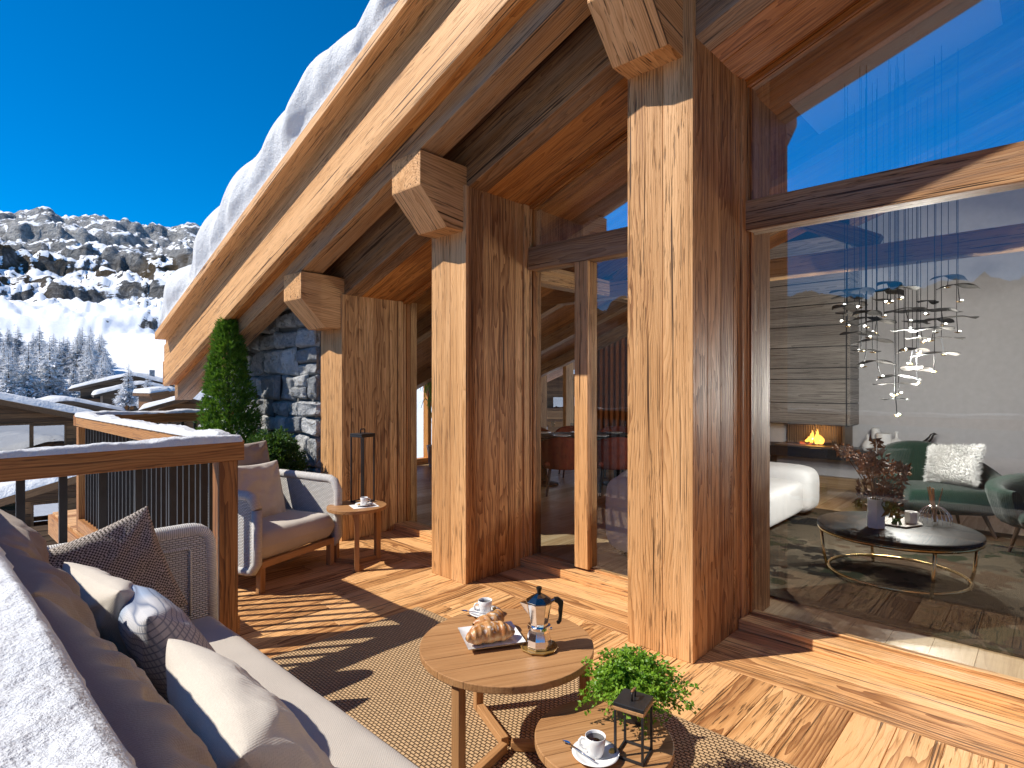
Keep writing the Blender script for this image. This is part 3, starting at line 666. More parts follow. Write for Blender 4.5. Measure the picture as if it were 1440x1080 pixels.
# ---- roof snow
def roof_snow():
    T = [(8.28, 2.25), (8.25, 2.62), (8.19, 2.82), (8.08, 2.94), (7.9, 3.0), (7.7, 3.02), (7.2, 2.95), (7.1, 3.16), (6.95, 3.30), (6.5, 3.45), (5.95, 3.62), (5.52, 3.77), (5.0, 4.0), (4.47, 4.14), (3.67, 4.27), (2.8, 4.50), (1.5, 4.95), (0, 5.47), (-2, 6.15), (-3.4, 6.6)]
    def top(y):
        for (a, p), (b, q) in zip(T, T[1:]):
            if b <= y <= a: return p + (q - p) * (a - y) / (a - b)
        return T[-1][1] if y < 0 else T[0][1]
    mb = MB(); NU, NV = 330, 40
    def fn(u, v):
        y = 8.28 - 11.6 * (u ** 1.4); zb = zA(y) + 0.088; zt = max(top(y), zb + 0.03); h = zt - zb
        if v < 0.55:
            q = v / 0.55; x = 2.255 + 0.02 * math.sin(q * 3) + 0.14 * q ** 3 ; z = zb + h * 0.93 * q
        else:
            q = (v - 0.55) / 0.45; x = 2.40 + 0.20 * q + 7.0 * q ** 3; z = zb + h * (0.93 + 0.07 * math.sin(min(1, q * 2) * math.pi / 2)) - 0.0 * q
        fold = 0.5 + 0.5 * noi((y * 1.5 + z * 1.0, z * 0.3, 2.0), 2.4); lump = fbm((y, x, z), 1.3, 2)
        k = min(1, v * 8) * min(1, (1 - v) * 6)
        x += (-0.09 * fold - 0.07 * lump - 0.014 * abs(noi((y * 5 + z * 4, z * 0.7, 5.0), 2.2)) - 0.10 * math.sin(math.pi * min(1, v / 0.6)) ** 0.7 + 0.08) * k + (0.04 if y > 7.12 else 0) * k
        z += 0.05 * lump * k
        return Vector((x, y, z))
    mb.grid(fn, NU, NV, flip=True); o = mb.build('roof_snow', 'snow', smooth=True)
    tag(o, 'thick folded snow lying on the sloping chalet roof', 'snow', kind='stuff')
roof_snow()

# ================================================================ RAILING
RL = thing('terrace_railing', 'timber handrail with dark metal balusters around the terrace', 'railing', (1.29, 3.47, -0.25))
def rpart(name, mat, fn, bevel=0.004):
    m_ = MB(); fn(m_); return m_.build(name, mat, RL, world=True, bevel=bevel)
rpart('handrail', 'rail', lambda m_: m_.box(0.122, 1.377, 3.405, 3.522, 1.066, 1.18, 'x', 0.45))
rpart('handrail', 'rail', lambda m_: m_.box(-0.10, 0.12, -2.5, 3.522, 1.066, 1.178, 'y', 0.3))
rpart('handrail', 'rail', lambda m_: m_.box(1.265, 1.377, 3.524, 7.33, 1.075, 1.179, 'y', 0.25))
rpart('handrail', 'rail', lambda m_: m_.box(1.265, 2.84, 7.332, 7.45, 1.075, 1.18, 'x', 0.5))
for (x, y, z0) in ((1.242, 3.416, -0.0), (1.27, 7.23, 0.0), (0.0, 3.41, 0)):
    rpart('post', 'rail', lambda m_: m_.box(x, x + 0.104, y, y + 0.102, z0, 1.066, 'z', 0.6))
rpart('bottom_rail', 'rail', lambda m_: (m_.box(1.262, 1.40, 3.524, 7.228, 0.02, 0.13, 'y', 0.2), m_.box(0.11, 1.238, 3.42, 3.50, 0.02, 0.12, 'x', 0.4)))
def balu(x, y, first=[None]):
    if first[0] is None:
        m_ = MB(); m_.box(-0.016, 0.016, -0.010, 0.010, 0.05, 1.07, 'z'); o = m_.build('baluster', 'black', RL); o.location = Vector((x, y, 0)) - ORG[RL.name]; first[0] = o
    else:
        o = first[0].copy(); COL.objects.link(o); o.location = Vector((x, y, 0)) - ORG[RL.name]
for i in range(8):
    if 0.235 + 0.1567 * i < 1.21: balu(0.235 + 0.1567 * i, 3.465)
for i in range(31): balu(1.321, 3.64 + 0.1156 * i)
for i in range(9): balu(1.47 + 0.135 * i, 7.39)
def rail_snow(name, x0, x1, y0, y1, zb, h, nx, ny, label, edge=0.02, seed=0.0, rag=0.006):
    mb = MB()
    def fn(u, v):
        e = min(min(u, 1 - u) * (x1 - x0), min(v, 1 - v) * (y1 - y0)); k = min(1, e / edge)
        x = x0 + u * (x1 - x0); y = y0 + v * (y1 - y0)
        z = zb + (h * (k ** 0.5)) * (0.85 + 0.5 * fbm((x + seed, y, 1), 2.3, 3)) + 0.006 * fbm((x, y, seed), 16, 3) * k
        if e < 0.004: x += noi((x, y, seed), 12) * rag + noi((x, y, seed + 3), 35) * rag * .6; y += noi((y, x, seed + 5), 12) * rag
        return Vector((x, y, z))
    mb.grid(fn, nx, ny); o = mb.build(name, 'snow_fine', smooth=True); tag(o, label, 'snow', kind='stuff'); return o
rail_snow('railing_snow', -0.12, 0.142, -0.6, 3.527, 1.168, 0.042, 60, 520, 'rough snow on the handrail beside the sofa', 0.022, 2.0, 0.010)
rail_snow('railing_snow', 0.149, 1.367, 3.395, 3.515, 1.173, 0.038, 200, 26, 'thin snow on the handrail in front of the village', 0.012, 9.0)
rail_snow('railing_snow', 1.255, 1.372, 3.519, 7.33, 1.173, 0.046, 26, 260, 'lumpy snow on the handrail running to the shrub', 0.03, 4.0)
rail_snow('railing_snow', 1.265, 2.82, 7.331, 7.45, 1.174, 0.042, 90, 18, 'snow on the far handrail beside the shrub', 0.02, 6.0)
# ================================================================ TERRACE FURNITURE
M['wrap'] = woven('rope_binding', (0.82, 0.80, 0.77), (0.42, 0.40, 0.37), 0.5, 0.0085, 0.004, 0.25)
def swap_wc(mb): mb.wc = [(b, a, c) for a, b, c in mb.wc]; return mb
def woven_panel(poly_fn, outline, thick, border_r):
    """returns (weave, binding) builders: a flat woven panel with a rope-bound tube round its outline"""
    a = MB(); poly_fn(a); b = MB(); b.tube(outline, border_r, 10); swap_wc(b); return a, b
def round_path(pts, r, n=6):
    out = []
    for i, p in enumerate(pts):
        p = Vector(p)
        if i in (0, len(pts) - 1): out.append(p); continue
        a = (Vector(pts[i - 1]) - p).normalized(); b = (Vector(pts[i + 1]) - p).normalized()
        for k in range(n + 1):
            t = k / n; out.append(p + a * r * (1 - t) ** 2 + b * r * t ** 2)
    return out
def slab_cushion(mb, x0, x1, y0, y1, z0, z1, r=0.05, crown=0.02, n=26, seed=0):
    """upholstered block with soft edges"""
    cx, cy, cz = (x0 + x1) / 2, (y0 + y1) / 2, (z0 + z1) / 2; hx, hy, hz = (x1 - x0) / 2, (y1 - y0) / 2, (z1 - z0) / 2
    def surf(sgn):
        def fn(u, v):
            a = u * 2 - 1; b = v * 2 - 1
            # denser sampling near the edges
            a = math.copysign(1 - (1 - abs(a)) ** 1.6, a) if abs(a) > 0 else 0; b = math.copysign(1 - (1 - abs(b)) ** 1.6, b) if abs(b) > 0 else 0
            ex = min(1, (1 - abs(a)) * hx / r); ey = min(1, (1 - abs(b)) * hy / r)
            k = math.sqrt(max(0, 1 - (1 - ex) ** 2)) * math.sqrt(max(0, 1 - (1 - ey) ** 2))
            z = hz * k + crown * (1 - a * a) * (1 - b * b) + 0.006 * fbm((a * hx + seed, b * hy, seed), 4, 3) * k
            return Vector((cx + a * hx, cy + b * hy, cz + sgn * z))
        return fn
    mb.grid(surf(1), n, n * 2 if hy > 2 * hx else n, tone=.5); mb.grid(surf(-1), n, n * 2 if hy > 2 * hx else n, flip=True, tone=.5)

def sofa():
    T = thing('sofa', 'long woven outdoor sofa with beige seat along the snowy handrail', 'sofa', (0.62, 1.3, 0.0))
    x0, x1, ya = 0.20, 1.06, 2.99
    fr = MB(); fr.box(x0, x1 - 0.03, -0.6, ya - 0.0, 0.16, 0.22, 'y', 0.4); fr.build('base_frame', 'teak', T, world=True, bevel=0.005)
    for x in (0.27, 0.96):
        for y in (-0.4, 2.88):
            l = MB(); l.box(x, x + 0.06, y, y + 0.06, 0.006, 0.16, 'z'); l.build('leg', 'teak', T, world=True, bevel=0.004)
    s = MB(); slab_cushion(s, x0 + 0.05, x1, -0.6, ya - 0.03, 0.222, 0.415, 0.07, 0.015, 36); s.build('seat_cushion', 'linen', T, world=True, smooth=True)
    # arm at the far end
    path = round_path([(x0, ya + 0.04, 0.17), (x0, ya + 0.04, 0.80), (x1 - 0.01, ya + 0.04, 0.80), (x1 + 0.005, ya + 0.04, 0.17)], 0.10)
    a = MB(); a.board(((x0 + x1 - 0.02) / 2, ya + 0.04, 0.48), (1, 0, 0), (0, 0, 1), (0, 1, 0), x1 - 0.02 - x0, 0.62, 0.056, .5); o = a.build('arm', 'wicker', T, world=True)
    b = MB(); b.tube(path, 0.034, 12); swap_wc(b); b.build('binding', 'wrap', o, world=True, smooth=True)
    pin = [(x1 - 0.10, ya + 0.010, z) for z in (0.42, 0.70)]
    b = MB(); b.tube(round_path([(x1 - 0.10, ya + 0.010, 0.40), (x1 - 0.10, ya + 0.010, 0.72), (x0 + 0.1, ya + 0.010, 0.72)], 0.02), 0.006, 6); swap_wc(b); b.build('inner_cord', 'wrap', o, world=True, smooth=True)
    a = MB(); a.box(x0 - 0.03, x0 + 0.03, -0.6, ya, 0.17, 0.76, 'y'); o = a.build('backrest', 'wicker', T, world=True)
    b = MB(); b.tube([(x0, -0.6, 0.77), (x0, ya + 0.02, 0.77)], 0.04, 12); swap_wc(b); b.build('binding', 'wrap', o, world=True, smooth=True)
    return T
sofa()

def pillow(name, mat, w, h, t, loc, nrm, up, label, seed=0, fold=0.006, group=None, folds=0.0, seam=None, cat='cushion', slump=0.0, n=46):
    mb = MB(); o_ = seed * 7.3
    def side(sg):
        def fn(i, j):
            u = i * 2 - 1; v = j * 2 - 1
            u = math.copysign(1 - (1 - abs(u)) ** 1.35, u); v = math.copysign(1 - (1 - abs(v)) ** 1.35, v)
            e = max(0.0, (1 - abs(u) ** 2.6)) * max(0.0, (1 - abs(v) ** 2.6))
            x = w / 2 * u * (1 - 0.075 * (1 - v * v) * abs(u) ** 3); y = h / 2 * v * (1 - 0.075 * (1 - u * u) * abs(v) ** 3)
            z = t / 2 * (e ** 0.42)
            wr = fbm((u * 1.4 + o_, v * 1.4, seed), 1.6, 4) * fold * 2.2
            # folds running out of the corners
            for cu, cv in ((1, 1), (-1, 1), (1, -1), (-1, -1)):
                d = math.hypot(u - cu, v - cv); an = math.atan2(v - cv, u - cu)
                wr += fold * 1.1 * math.sin(an * 9 + o_ + cu) * math.exp(-((d - 0.45) / 0.3) ** 2)
            if folds:
                q = u * w / 0.62; dv_ = min(1, max(0, (v + .25) / .8)) ** 1.1
                cc = noi((q * 3.3 + o_ + 0.6 * noi((q, v * 1.5, o_)), v * 1.1 + q * 0.5, seed)); wr += folds * (0.45 - (cc * cc + 0.01) ** .5 * 2.0) * dv_
                cc = noi((q * 5.0 + o_ + 9 + v, v * 1.8, seed)); wr += folds * 0.35 * cc * dv_
            z += wr * min(1, e * 2.2)
            y -= slump * (1 - u * u) * (0.5 + 0.5 * v)
            return Vector((x, y, sg * max(z, 0)))
        return fn
    mb.grid(side(1), n, n, tone=.5); mb.grid(side(-1), n, n, flip=True, tone=.5)
    o = mb.build(name, mat, None, smooth=True)
    Z = Vector(nrm).normalized(); Y = Vector(up); Y = (Y - Z * Y.dot(Z)).normalized(); X = Y.cross(Z)
    o.matrix_world = Matrix(((X.x, Y.x, Z.x, loc[0]), (X.y, Y.y, Z.y, loc[1]), (X.z, Y.z, Z.z, loc[2]), (0, 0, 0, 1)))
    tag(o, label, cat, group)
    p = MB(); pts = []
    def ed(a):  # piping round the edge
        pass
    return o
def pipe(o, w, h, r, mat):
    q = MB(); pts = []
    for s in range(4):
        for k in range(14):
            t = k / 14 * 2 - 1
            u, v = ((t, 1), (1, -t), (-t, -1), (-1, t))[s]
            pts.append((w / 2 * u * (1 - 0.075 * (1 - v * v) * abs(u) ** 3), h / 2 * v * (1 - 0.075 * (1 - u * u) * abs(v) ** 3), 0))
    pts.append(pts[0]); q.tube(pts, r, 6); q.build('piping', mat, o, smooth=True)
BK = 'taupe cushions along the sofa back'
pillow('cushion', 'olive', 0.62, 0.66, 0.22, (0.295, 2.62, 0.715), (1, -0.12, 0.26), (-0.2, 0, 1), 'taupe back cushion farthest along the sofa beside the metal balusters', 1, 0.008, BK, 0.030, n=90)
pillow('cushion', 'olive', 0.68, 0.66, 0.22, (0.29, 2.02, 0.71), (1, 0.02, 0.26), (-0.2, 0, 1), 'taupe back cushion in the middle of the sofa back', 2, 0.008, BK, 0.030, n=90)
pillow('cushion', 'olive', 1.06, 0.66, 0.23, (0.285, 1.22, 0.705), (1, 0.0, 0.26), (-0.2, 0, 1), 'wide taupe back cushion nearest in the foreground with deep folds', 3, 0.008, BK, 0.030, n=140)
pillow('pillow', 'hound', 0.48, 0.48, 0.14, (0.60, 2.85, 0.675), (0.05, -1, 0.20), (-0.30, 0.1, 1), 'brown and cream houndstooth pillow leaning on the woven sofa arm', 4, 0.005)
pillow('pillow', 'linen_pale', 0.54, 0.46, 0.17, (0.525, 2.32, 0.66), (1, 0.10, 0.42), (-0.3, 0.0, 1), 'pale beige pillow behind the blue checked one', 5, 0.006, 'pale beige pillows on the sofa')
pillow('pillow', 'bluegrid', 0.50, 0.50, 0.17, (0.60, 1.98, 0.645), (1, -0.05, 0.55), (-0.3, 0.1, 1), 'blue and white checked pillow in the middle of the sofa', 6, 0.003)
pillow('pillow', 'linen_pale', 0.64, 0.52, 0.20, (0.575, 1.32, 0.63), (1, -0.1, 0.60), (-0.3, 0.05, 1), 'big pale beige pillow nearest in the foreground', 7, 0.006, 'pale beige pillows on the sofa', n=60)

# ---- armchair
def armchair():
    T = thing('armchair', 'white woven rope armchair with beige seat beside the corner post', 'armchair', (2.02, 4.62, 0), R(19))
    w, d = 0.84, 0.78; z0, z1 = 0.17, 0.70    # local: -Y is the front
    hw = w / 2
    base = MB()
    for q in ((( -hw + .05, -d / 2 + .03, .2), (hw - .05, -d / 2 + .03, .2)), ((-hw + .05, d / 2 - .05, .2), (hw - .05, d / 2 - .05, .2)), ((-hw + .07, -d / 2 + .05, .2), (-hw + .07, d / 2 - .07, .2)), ((hw - .07, -d / 2 + .05, .2), (hw - .07, d / 2 - .07, .2))): base.bar(q[0], q[1], 0.05, 0.05)
    base.build('base_frame', 'teak', T, bevel=0.006)
    for sx in (-1, 1):
        for sy in (-1, 1):
            l = MB(); x = sx * (hw - 0.06); y = -d / 2 + 0.03 if sy < 0 else d / 2 - 0.06
            l.bar((x, y, 0.0), (x, y, 0.225), 0.048, 0.048, (0, 1, 0)); l.build('leg', 'teak', T, bevel=0.005)
    # continuous woven shell: left arm, back, right arm with rounded corners
    rc = 0.16; path = round_path([(-hw, -d / 2, 0), (-hw, d / 2, 0), (hw, d / 2, 0), (hw, -d / 2, 0)], rc, 10)
    path = [p for p in path]
    def dense(ps, k=4):
        out = []
        for a, b in zip(ps, ps[1:]):
            m = max(1, int((b - a).length / 0.04)); out += [a.lerp(b, i / m) for i in range(m)]
        return out + [ps[-1]]
    P = dense(path); L = [0]
    for a, b in zip(P, P[1:]): L.append(L[-1] + (b - a).length)
    tot = L[-1]
    def topz(i):
        e = min(L[i], tot - L[i]); r = 0.09
        return z1 + 0.02 * math.sin(math.pi * L[i] / tot) - (r - math.sqrt(max(0, r * r - max(0, r - e) ** 2)))
    def botz(i):
        e = min(L[i], tot - L[i]); r = 0.06
        return z0 + (r - math.sqrt(max(0, r * r - max(0, r - e) ** 2)))
    sh = MB(); n = len(P)
    for off in (0.022, -0.022):
        V = []; Q = []; F = []
        for i, p in enumerate(P):
            t = (P[min(i + 1, n - 1)] - P[max(i - 1, 0)]).normalized(); nn = Vector((t.y, -t.x, 0))
            for j in range(9):
                z = botz(i) + (topz(i) - botz(i)) * j / 8; V.append(p + nn * off + Vector((0, 0, z))); Q.append((L[i], z, 0))
        for i in range(n - 1):
            for j in range(8): F.append((i * 9 + j, (i + 1) * 9 + j, (i + 1) * 9 + j + 1, i * 9 + j + 1) if off > 0 else (i * 9 + j, i * 9 + j + 1, (i + 1) * 9 + j + 1, (i + 1) * 9 + j))
        sh.add(V, F, Q, .5)
    o = sh.build('shell', 'wicker', T, smooth=True)
    rim = [p + Vector((0, 0, topz(i))) for i, p in enumerate(P)]; low = [p + Vector((0, 0, botz(i))) for i, p in enumerate(P)]
    loop = rim + low[::-1] + [rim[0]]
    b = MB(); b.tube(loop, 0.036, 10); swap_wc(b); b.build('binding', 'wrap', o, smooth=True)
    s = MB(); slab_cushion(s, -hw + 0.03, hw - 0.03, -d / 2 + 0.0, d / 2 - 0.06, 0.228, 0.425, 0.06, 0.02, 24, 3); s.build('seat_cushion', 'linen', T, smooth=True)
    return T
AC = armchair()
def inchair(x, y, z):
    c, s = math.cos(R(19)), math.sin(R(19)); return (2.02 + x * c - y * s, 4.62 + x * s + y * c, z)
def dirchair(x, y, z):
    c, s = math.cos(R(19)), math.sin(R(19)); return (x * c - y * s, x * s + y * c, z)
pillow('cushion', 'olive', 0.66, 0.60, 0.18, inchair(-0.02, 0.24, 0.735), dirchair(0.05, -1, 0.22), dirchair(0.03, 0.2, 1), 'taupe cushion at the back of the woven armchair', 11, 0.010, None, 0.010)
pillow('pillow', 'linen_pale', 0.54, 0.50, 0.15, inchair(0.0, 0.06, 0.625), dirchair(0.10, -1, 0.24), dirchair(0.02, 0.2, 1), 'square pale pillow standing upright in the woven armchair', 12, 0.008)

# ---- round tables
def round_table(name, label, c, r, h, angs, lr, ground, lw=0.042):
    T = thing(name, label, 'table', (c[0], c[1], ground))
    H = h - ground; th = 0.028; tp = MB(); n = 56
    # top made of parallel staves cut to the disc, over a softly turned edge
    ang0 = R(-28); u = Vector((math.cos(ang0), math.sin(ang0), 0)); v = Vector((-u.y, u.x, 0)); k = 7; wd = 2 * r / k
    for i in range(k):
        a = -r + i * wd; b = a + wd; a_, b_ = max(-r, a + 0.0004), min(r, b - 0.0004)
        ps = []; m = 9
        for t in range(m): q = a_ + (b_ - a_) * t / (m - 1); ps.append((math.sqrt(max(0, r * r - q * q)), q))
        for t in range(m): q = b_ + (a_ - b_) * t / (m - 1); ps.append((-math.sqrt(max(0, r * r - q * q)), q))
        pl = [];
        for s_, q in ps:
            p = u * s_ + v * q + Vector((0, 0, H - th))
            if not pl or (p - pl[-1]).length > 1e-4: pl.append(p)
        if (pl[0] - pl[-1]).length < 1e-4: pl.pop()
        tp.prism(pl, (0, 0, th), u, random.uniform(.35, .65))
    tp.build('tabletop', 'teak', T, bevel=0.003, segs=2)
    for a in angs:
        d = Vector((math.cos(R(a)), math.sin(R(a)), 0)); l = MB()
        l.board(d * lr + Vector((0, 0, (H - th) / 2)), (0, 0, 1), d, d.cross(Vector((0, 0, 1))), H - th - 0.002, lw, lw * 0.85, 0.5); l.build('leg', 'teak', T, bevel=0.003)
        s = MB(); s.bar(d * 0.018 + Vector((0, 0, 0.02)), d * (lr - lw / 2 - 0.0015) + Vector((0, 0, 0.02)), lw * 0.8, 0.036, tone=0.5); s.build('stretcher', 'teak', T, bevel=0.003)
    return T
round_table('coffee_table', 'taller round wooden coffee table with three legs holding the pastries', (1.705, 1.625), 0.352, 0.45, (68, 308, 190), 0.315, 0.012)
round_table('coffee_table', 'lower round wooden coffee table holding the green potted plant', (1.609, 1.09), 0.228, 0.33, (100, 220, 340), 0.185, 0.012)
round_table('side_table', 'small round wooden side table beside the woven armchair', (2.64, 4.25), 0.243, 0.49, (238, 118, 0), 0.20, 0.0, 0.046)

# ---- rug
mb = MB(); nx, ny = 30, 60
def fr_(u, v):
    x = 0.75 + u * 1.66; y = -0.9 + v * 4.02; return Vector((x, y, 0.004 + 0.008 * min(1, min(u * 1.66, (1 - u) * 1.66, v * 4.02, (1 - v) * 4.02) / 0.01) + 0.0008 * noi((x, y, 1), 3)))
mb.grid(fr_, nx * 3, ny * 2, lambda u, v, p: (p.y, p.x, 0)); o = mb.build('rug', 'rug', smooth=True); tag(o, 'woven beige and brown sisal rug under the round coffee tables', 'rug')

# ---- crockery
def cup_set(loc, rz, label_c, label_s, label_t=None):
    x, y, z = loc
    S_ = MB(); S_.lathe([(0.0, 0.003), (0.032, 0.003), (0.036, 0.0), (0.040, 0.003), (0.060, 0.010), (0.073, 0.017), (0.074, 0.019), (0.060, 0.0135), (0.036, 0.0075), (0.0, 0.0075)], n=40)
    s = S_.build('saucer', 'china', None, smooth=True); s.location = loc; tag(s, label_s, 'saucer', 'white saucers')
    T = thing('coffee_cup', label_c, 'cup', (x, y, z + 0.0078), rz, 'white espresso cups')
    b = MB(); b.lathe([(0.0, 0.0), (0.019, 0.0), (0.022, 0.003), (0.0275, 0.02), (0.031, 0.045), (0.0325, 0.061), (0.0315, 0.062), (0.030, 0.060), (0.0285, 0.045), (0.025, 0.02), (0.019, 0.006), (0.0, 0.005)], n=36); b.build('body', 'china', T, smooth=True)
    h = MB(); h.tube([(0.027, 0, 0.048), (0.043, 0, 0.05), (0.051, 0, 0.040), (0.048, 0, 0.026), (0.036, 0, 0.018), (0.026, 0, 0.018)], 0.0042, 8); h.build('handle', 'china', T, smooth=True)
    c = MB(); c.lathe([(0.0293, 0.0525), (0.0, 0.0528)], n=30); c.build('coffee', 'coffee', T, smooth=True)
    d = Vector((math.cos(rz - 0.6), math.sin(rz - 0.6), 0)); L_ = MB(); e = Vector((-d.y, d.x, 0))
    p0 = Vector((x, y, z)) + e * 0.040
    L_.bar(p0 + Vector((0, 0, 0.022)) - d * 0.03, p0 + d * 0.075 + Vector((0, 0, 0.026)), 0.006, 0.002)
    L_.grid(lambda u, v: p0 + d * (0.068 + 0.036 * u) + e * ((v - .5) * 0.019 * math.sin(math.pi * (0.1 + 0.9 * u))) + Vector((0, 0, 0.026 - 0.004 * math.sin(math.pi * u) * (1 - (2 * v - 1) ** 2))), 8, 7)
    o = L_.build('spoon', 'steel', None, smooth=True); tag(o, 'small steel spoon on the saucer of ' + label_t, 'spoon', 'coffee spoons')
    g = MB(); q = Vector((x, y, z + 0.0175)) - d * 0.03 - e * 0.042
    for k in range(5): g.board(q + Vector((rv(.006), rv(.006), rv(.002))), Vector((1, rv(.6), rv(.3))).normalized(), Vector((0, 0, 1)), Vector((0, 1, 0)), 0.012, 0.010, 0.010)
    o = g.build('sugar_lump', 'sugar', None, bevel=0.002); tag(o, 'amber sugar lump on the saucer of ' + label_t, 'sugar', 'sugar lumps')
cup_set((1.835, 1.885, 0.45), R(150), 'white espresso cup behind the pastries on the taller coffee table', 'white saucer behind the pastries on the taller coffee table', 'the taller coffee table')
cup_set((1.50, 1.045, 0.33), R(120), 'white espresso cup beside the small lantern on the lower coffee table', 'white saucer beside the small lantern on the lower coffee table', 'the lower coffee table')
# paper napkin, cup on the side table
nb_ = MB(); nb_.board((2.665, 4.18, 0.4915), Vector((0.95, -0.3, 0)).normalized(), Vector((0.3, 0.95, 0)).normalized(), (0, 0, 1), 0.21, 0.17, 0.002); o = nb_.build('napkin', 'napkin', None); tag(o, 'white paper napkin on the side table under the cup', 'napkin')
cup_set((2.665, 4.18, 0.4926), R(-20), 'white coffee cup on a napkin on the side table', 'white saucer on the napkin on the side table', 'the side table')
# square plate with two croissants
def plate():
    c = Vector((1.672, 1.683, 0.45)); u = Vector((0.86, -0.5, 0)).normalized(); v = Vector((-u.y, u.x, 0)); mb = MB(); hw = 0.105
    def fn(sgn):
        def f(a, b):
            s, t = a * 2 - 1, b * 2 - 1; m = max(abs(s), abs(t)); z = 0.004 + (0.016 * max(0, (m - 0.62) / 0.38) ** 1.6) + (0.0035 if sgn > 0 else -0.001) - (0.0 if sgn > 0 else 0.003 * (m > .98) * -1)
            return c + u * s * hw * 1.12 + v * t * hw + Vector((0, 0, z))
        return f
    mb.grid(fn(1), 22, 22); mb.grid(fn(-1), 22, 22, flip=True)
    mb.bar(c - u * .06 + Vector((0, 0, .002)), c + u * .06 + Vector((0, 0, .002)), .12, .004)
    o = mb.build('plate', 'china', None, smooth=True, angle=50); tag(o, 'square white plate under the pastries on the taller coffee table', 'plate')
    def croissant(p, ang, L, rr, bend, label):
        m = MB(); d = Vector((math.cos(ang), math.sin(ang), 0)); e = Vector((-d.y, d.x, 0)); pts = []; rs = []
        n = 34
        def f(a, k):
            t = a * 2 - 1; cen = Vector(p) + d * (t * L / 2) + e * (bend * (t * t - 0.3))
            r = rr * (max(0.02, 1 - abs(t) ** 2.4)) ** 0.6 * (1 + 0.06 * math.cos(t * 1.8 * math.pi * 2) * (abs(t) < .9)) + 0.002
            seg = (t * 4.2 + 0.5) % 1.0; r *= 1 + 0.05 * (seg - 0.5)
            an = 2 * math.pi * k; q = cen + e * (r * math.cos(an)) + Vector((0, 0, 0.92 * r * math.sin(an)))
            return q
        m.grid(f, 60, 25, lambda u_, v_, q: ((q - Vector(p)).dot(d), (q - Vector(p)).dot(e), q.z - p[2])); o_ = m.build('croissant', 'pastry', None, smooth=True); tag(o_, label, 'croissant', 'croissants on the plate')
    croissant((1.640, 1.662, 0.496), math.atan2(u.y, u.x) + 0.05, 0.205, 0.043, -0.03, 'golden croissant lying lower and nearer on the square white plate')
    croissant((1.712, 1.722, 0.512), math.atan2(u.y, u.x) + 0.55, 0.17, 0.033, 0.03, 'golden croissant lying on top at the back of the square plate')
plate()
# moka pot on a gold trivet
def moka():
    c = (1.752, 1.492, 0.45)
    t = MB(); t.lathe([(0.0, 0), (0.066, 0), (0.074, 0.003), (0.078, 0.010), (0.074, 0.012), (0.066, 0.008), (0.0, 0.007)], n=10, rot=0.3); o = t.build('trivet', 'gold', None, bevel=0.001); o.location = c; tag(o, 'gold ceramic coaster plate under the moka pot', 'coaster')
    T = thing('moka_pot', 'polished octagonal moka pot with black handle on the gold coaster', 'coffee maker', (c[0], c[1], c[2] + 0.0075), R(-42))
    n8 = 8; r0 = math.pi / 8
    b = MB(); b.lathe([(0.0, 0), (0.050, 0), (0.053, 0.004), (0.050, 0.035), (0.041, 0.062), (0.039, 0.074)], n=n8, rot=r0); b.build('boiler', 'steel', T, bevel=0.0012)
    b = MB(); b.lathe([(0.040, 0.072), (0.046, 0.076), (0.046, 0.086), (0.040, 0.089)], n=32); b.cyl((0.045, 0.0, .07), (0.052, 0.0, .07), .005, n=10); b.build('collar', 'steel', T, smooth=True, angle=30)
    b = MB(); b.lathe([(0.037, 0.0885), (0.037, 0.098), (0.051, 0.175), (0.052, 0.178)], n=n8, rot=r0)
    # spout
    b.add([(-0.044, -0.018, .135), (-0.044, 0.018, .135), (-0.050, 0.020, .177), (-0.050, -0.020, .177), (-0.078, 0, .178), (-0.060, 0, .150)], [(0, 5, 4, 3), (1, 2, 4, 5), (0, 1, 5), (2, 3, 4)]); b.build('jug', 'steel', T, bevel=0.001)
    b = MB(); b.lathe([(0.054, 0.1785), (0.054, 0.183), (0.030, 0.200), (0.011, 0.211), (0.0, 0.212)], n=n8, rot=r0); o = b.build('lid', 'steel_dark', T, bevel=0.0012)
    b = MB(); b.lathe([(0.0, .211), (0.008, .211), (0.0085, .222), (0.0115, .228), (0.0115, .236), (0.008, .238), (0.0, .238)], n=12); b.build('knob', 'plastic', o, smooth=True, angle=40)
    b = MB(); b.bar((.050, 0, .180), (.066, 0, .186), .016, .010); b.build('hinge', 'steel', T, bevel=.001)
    h = MB(); pl = [(.060, .194), (.078, .194), (.098, .178), (.090, .100), (.082, .088), (.072, .088), (.070, .096), (.077, .100), (.080, .120), (.077, .140), (.080, .156), (.074, .170), (.060, .178)]
    h.prism([(x, -.008, z) for x, z in pl], (0, .016, 0), (0, 0, 1)); h.build('handle', 'plastic', T, bevel=.0025)
moka()
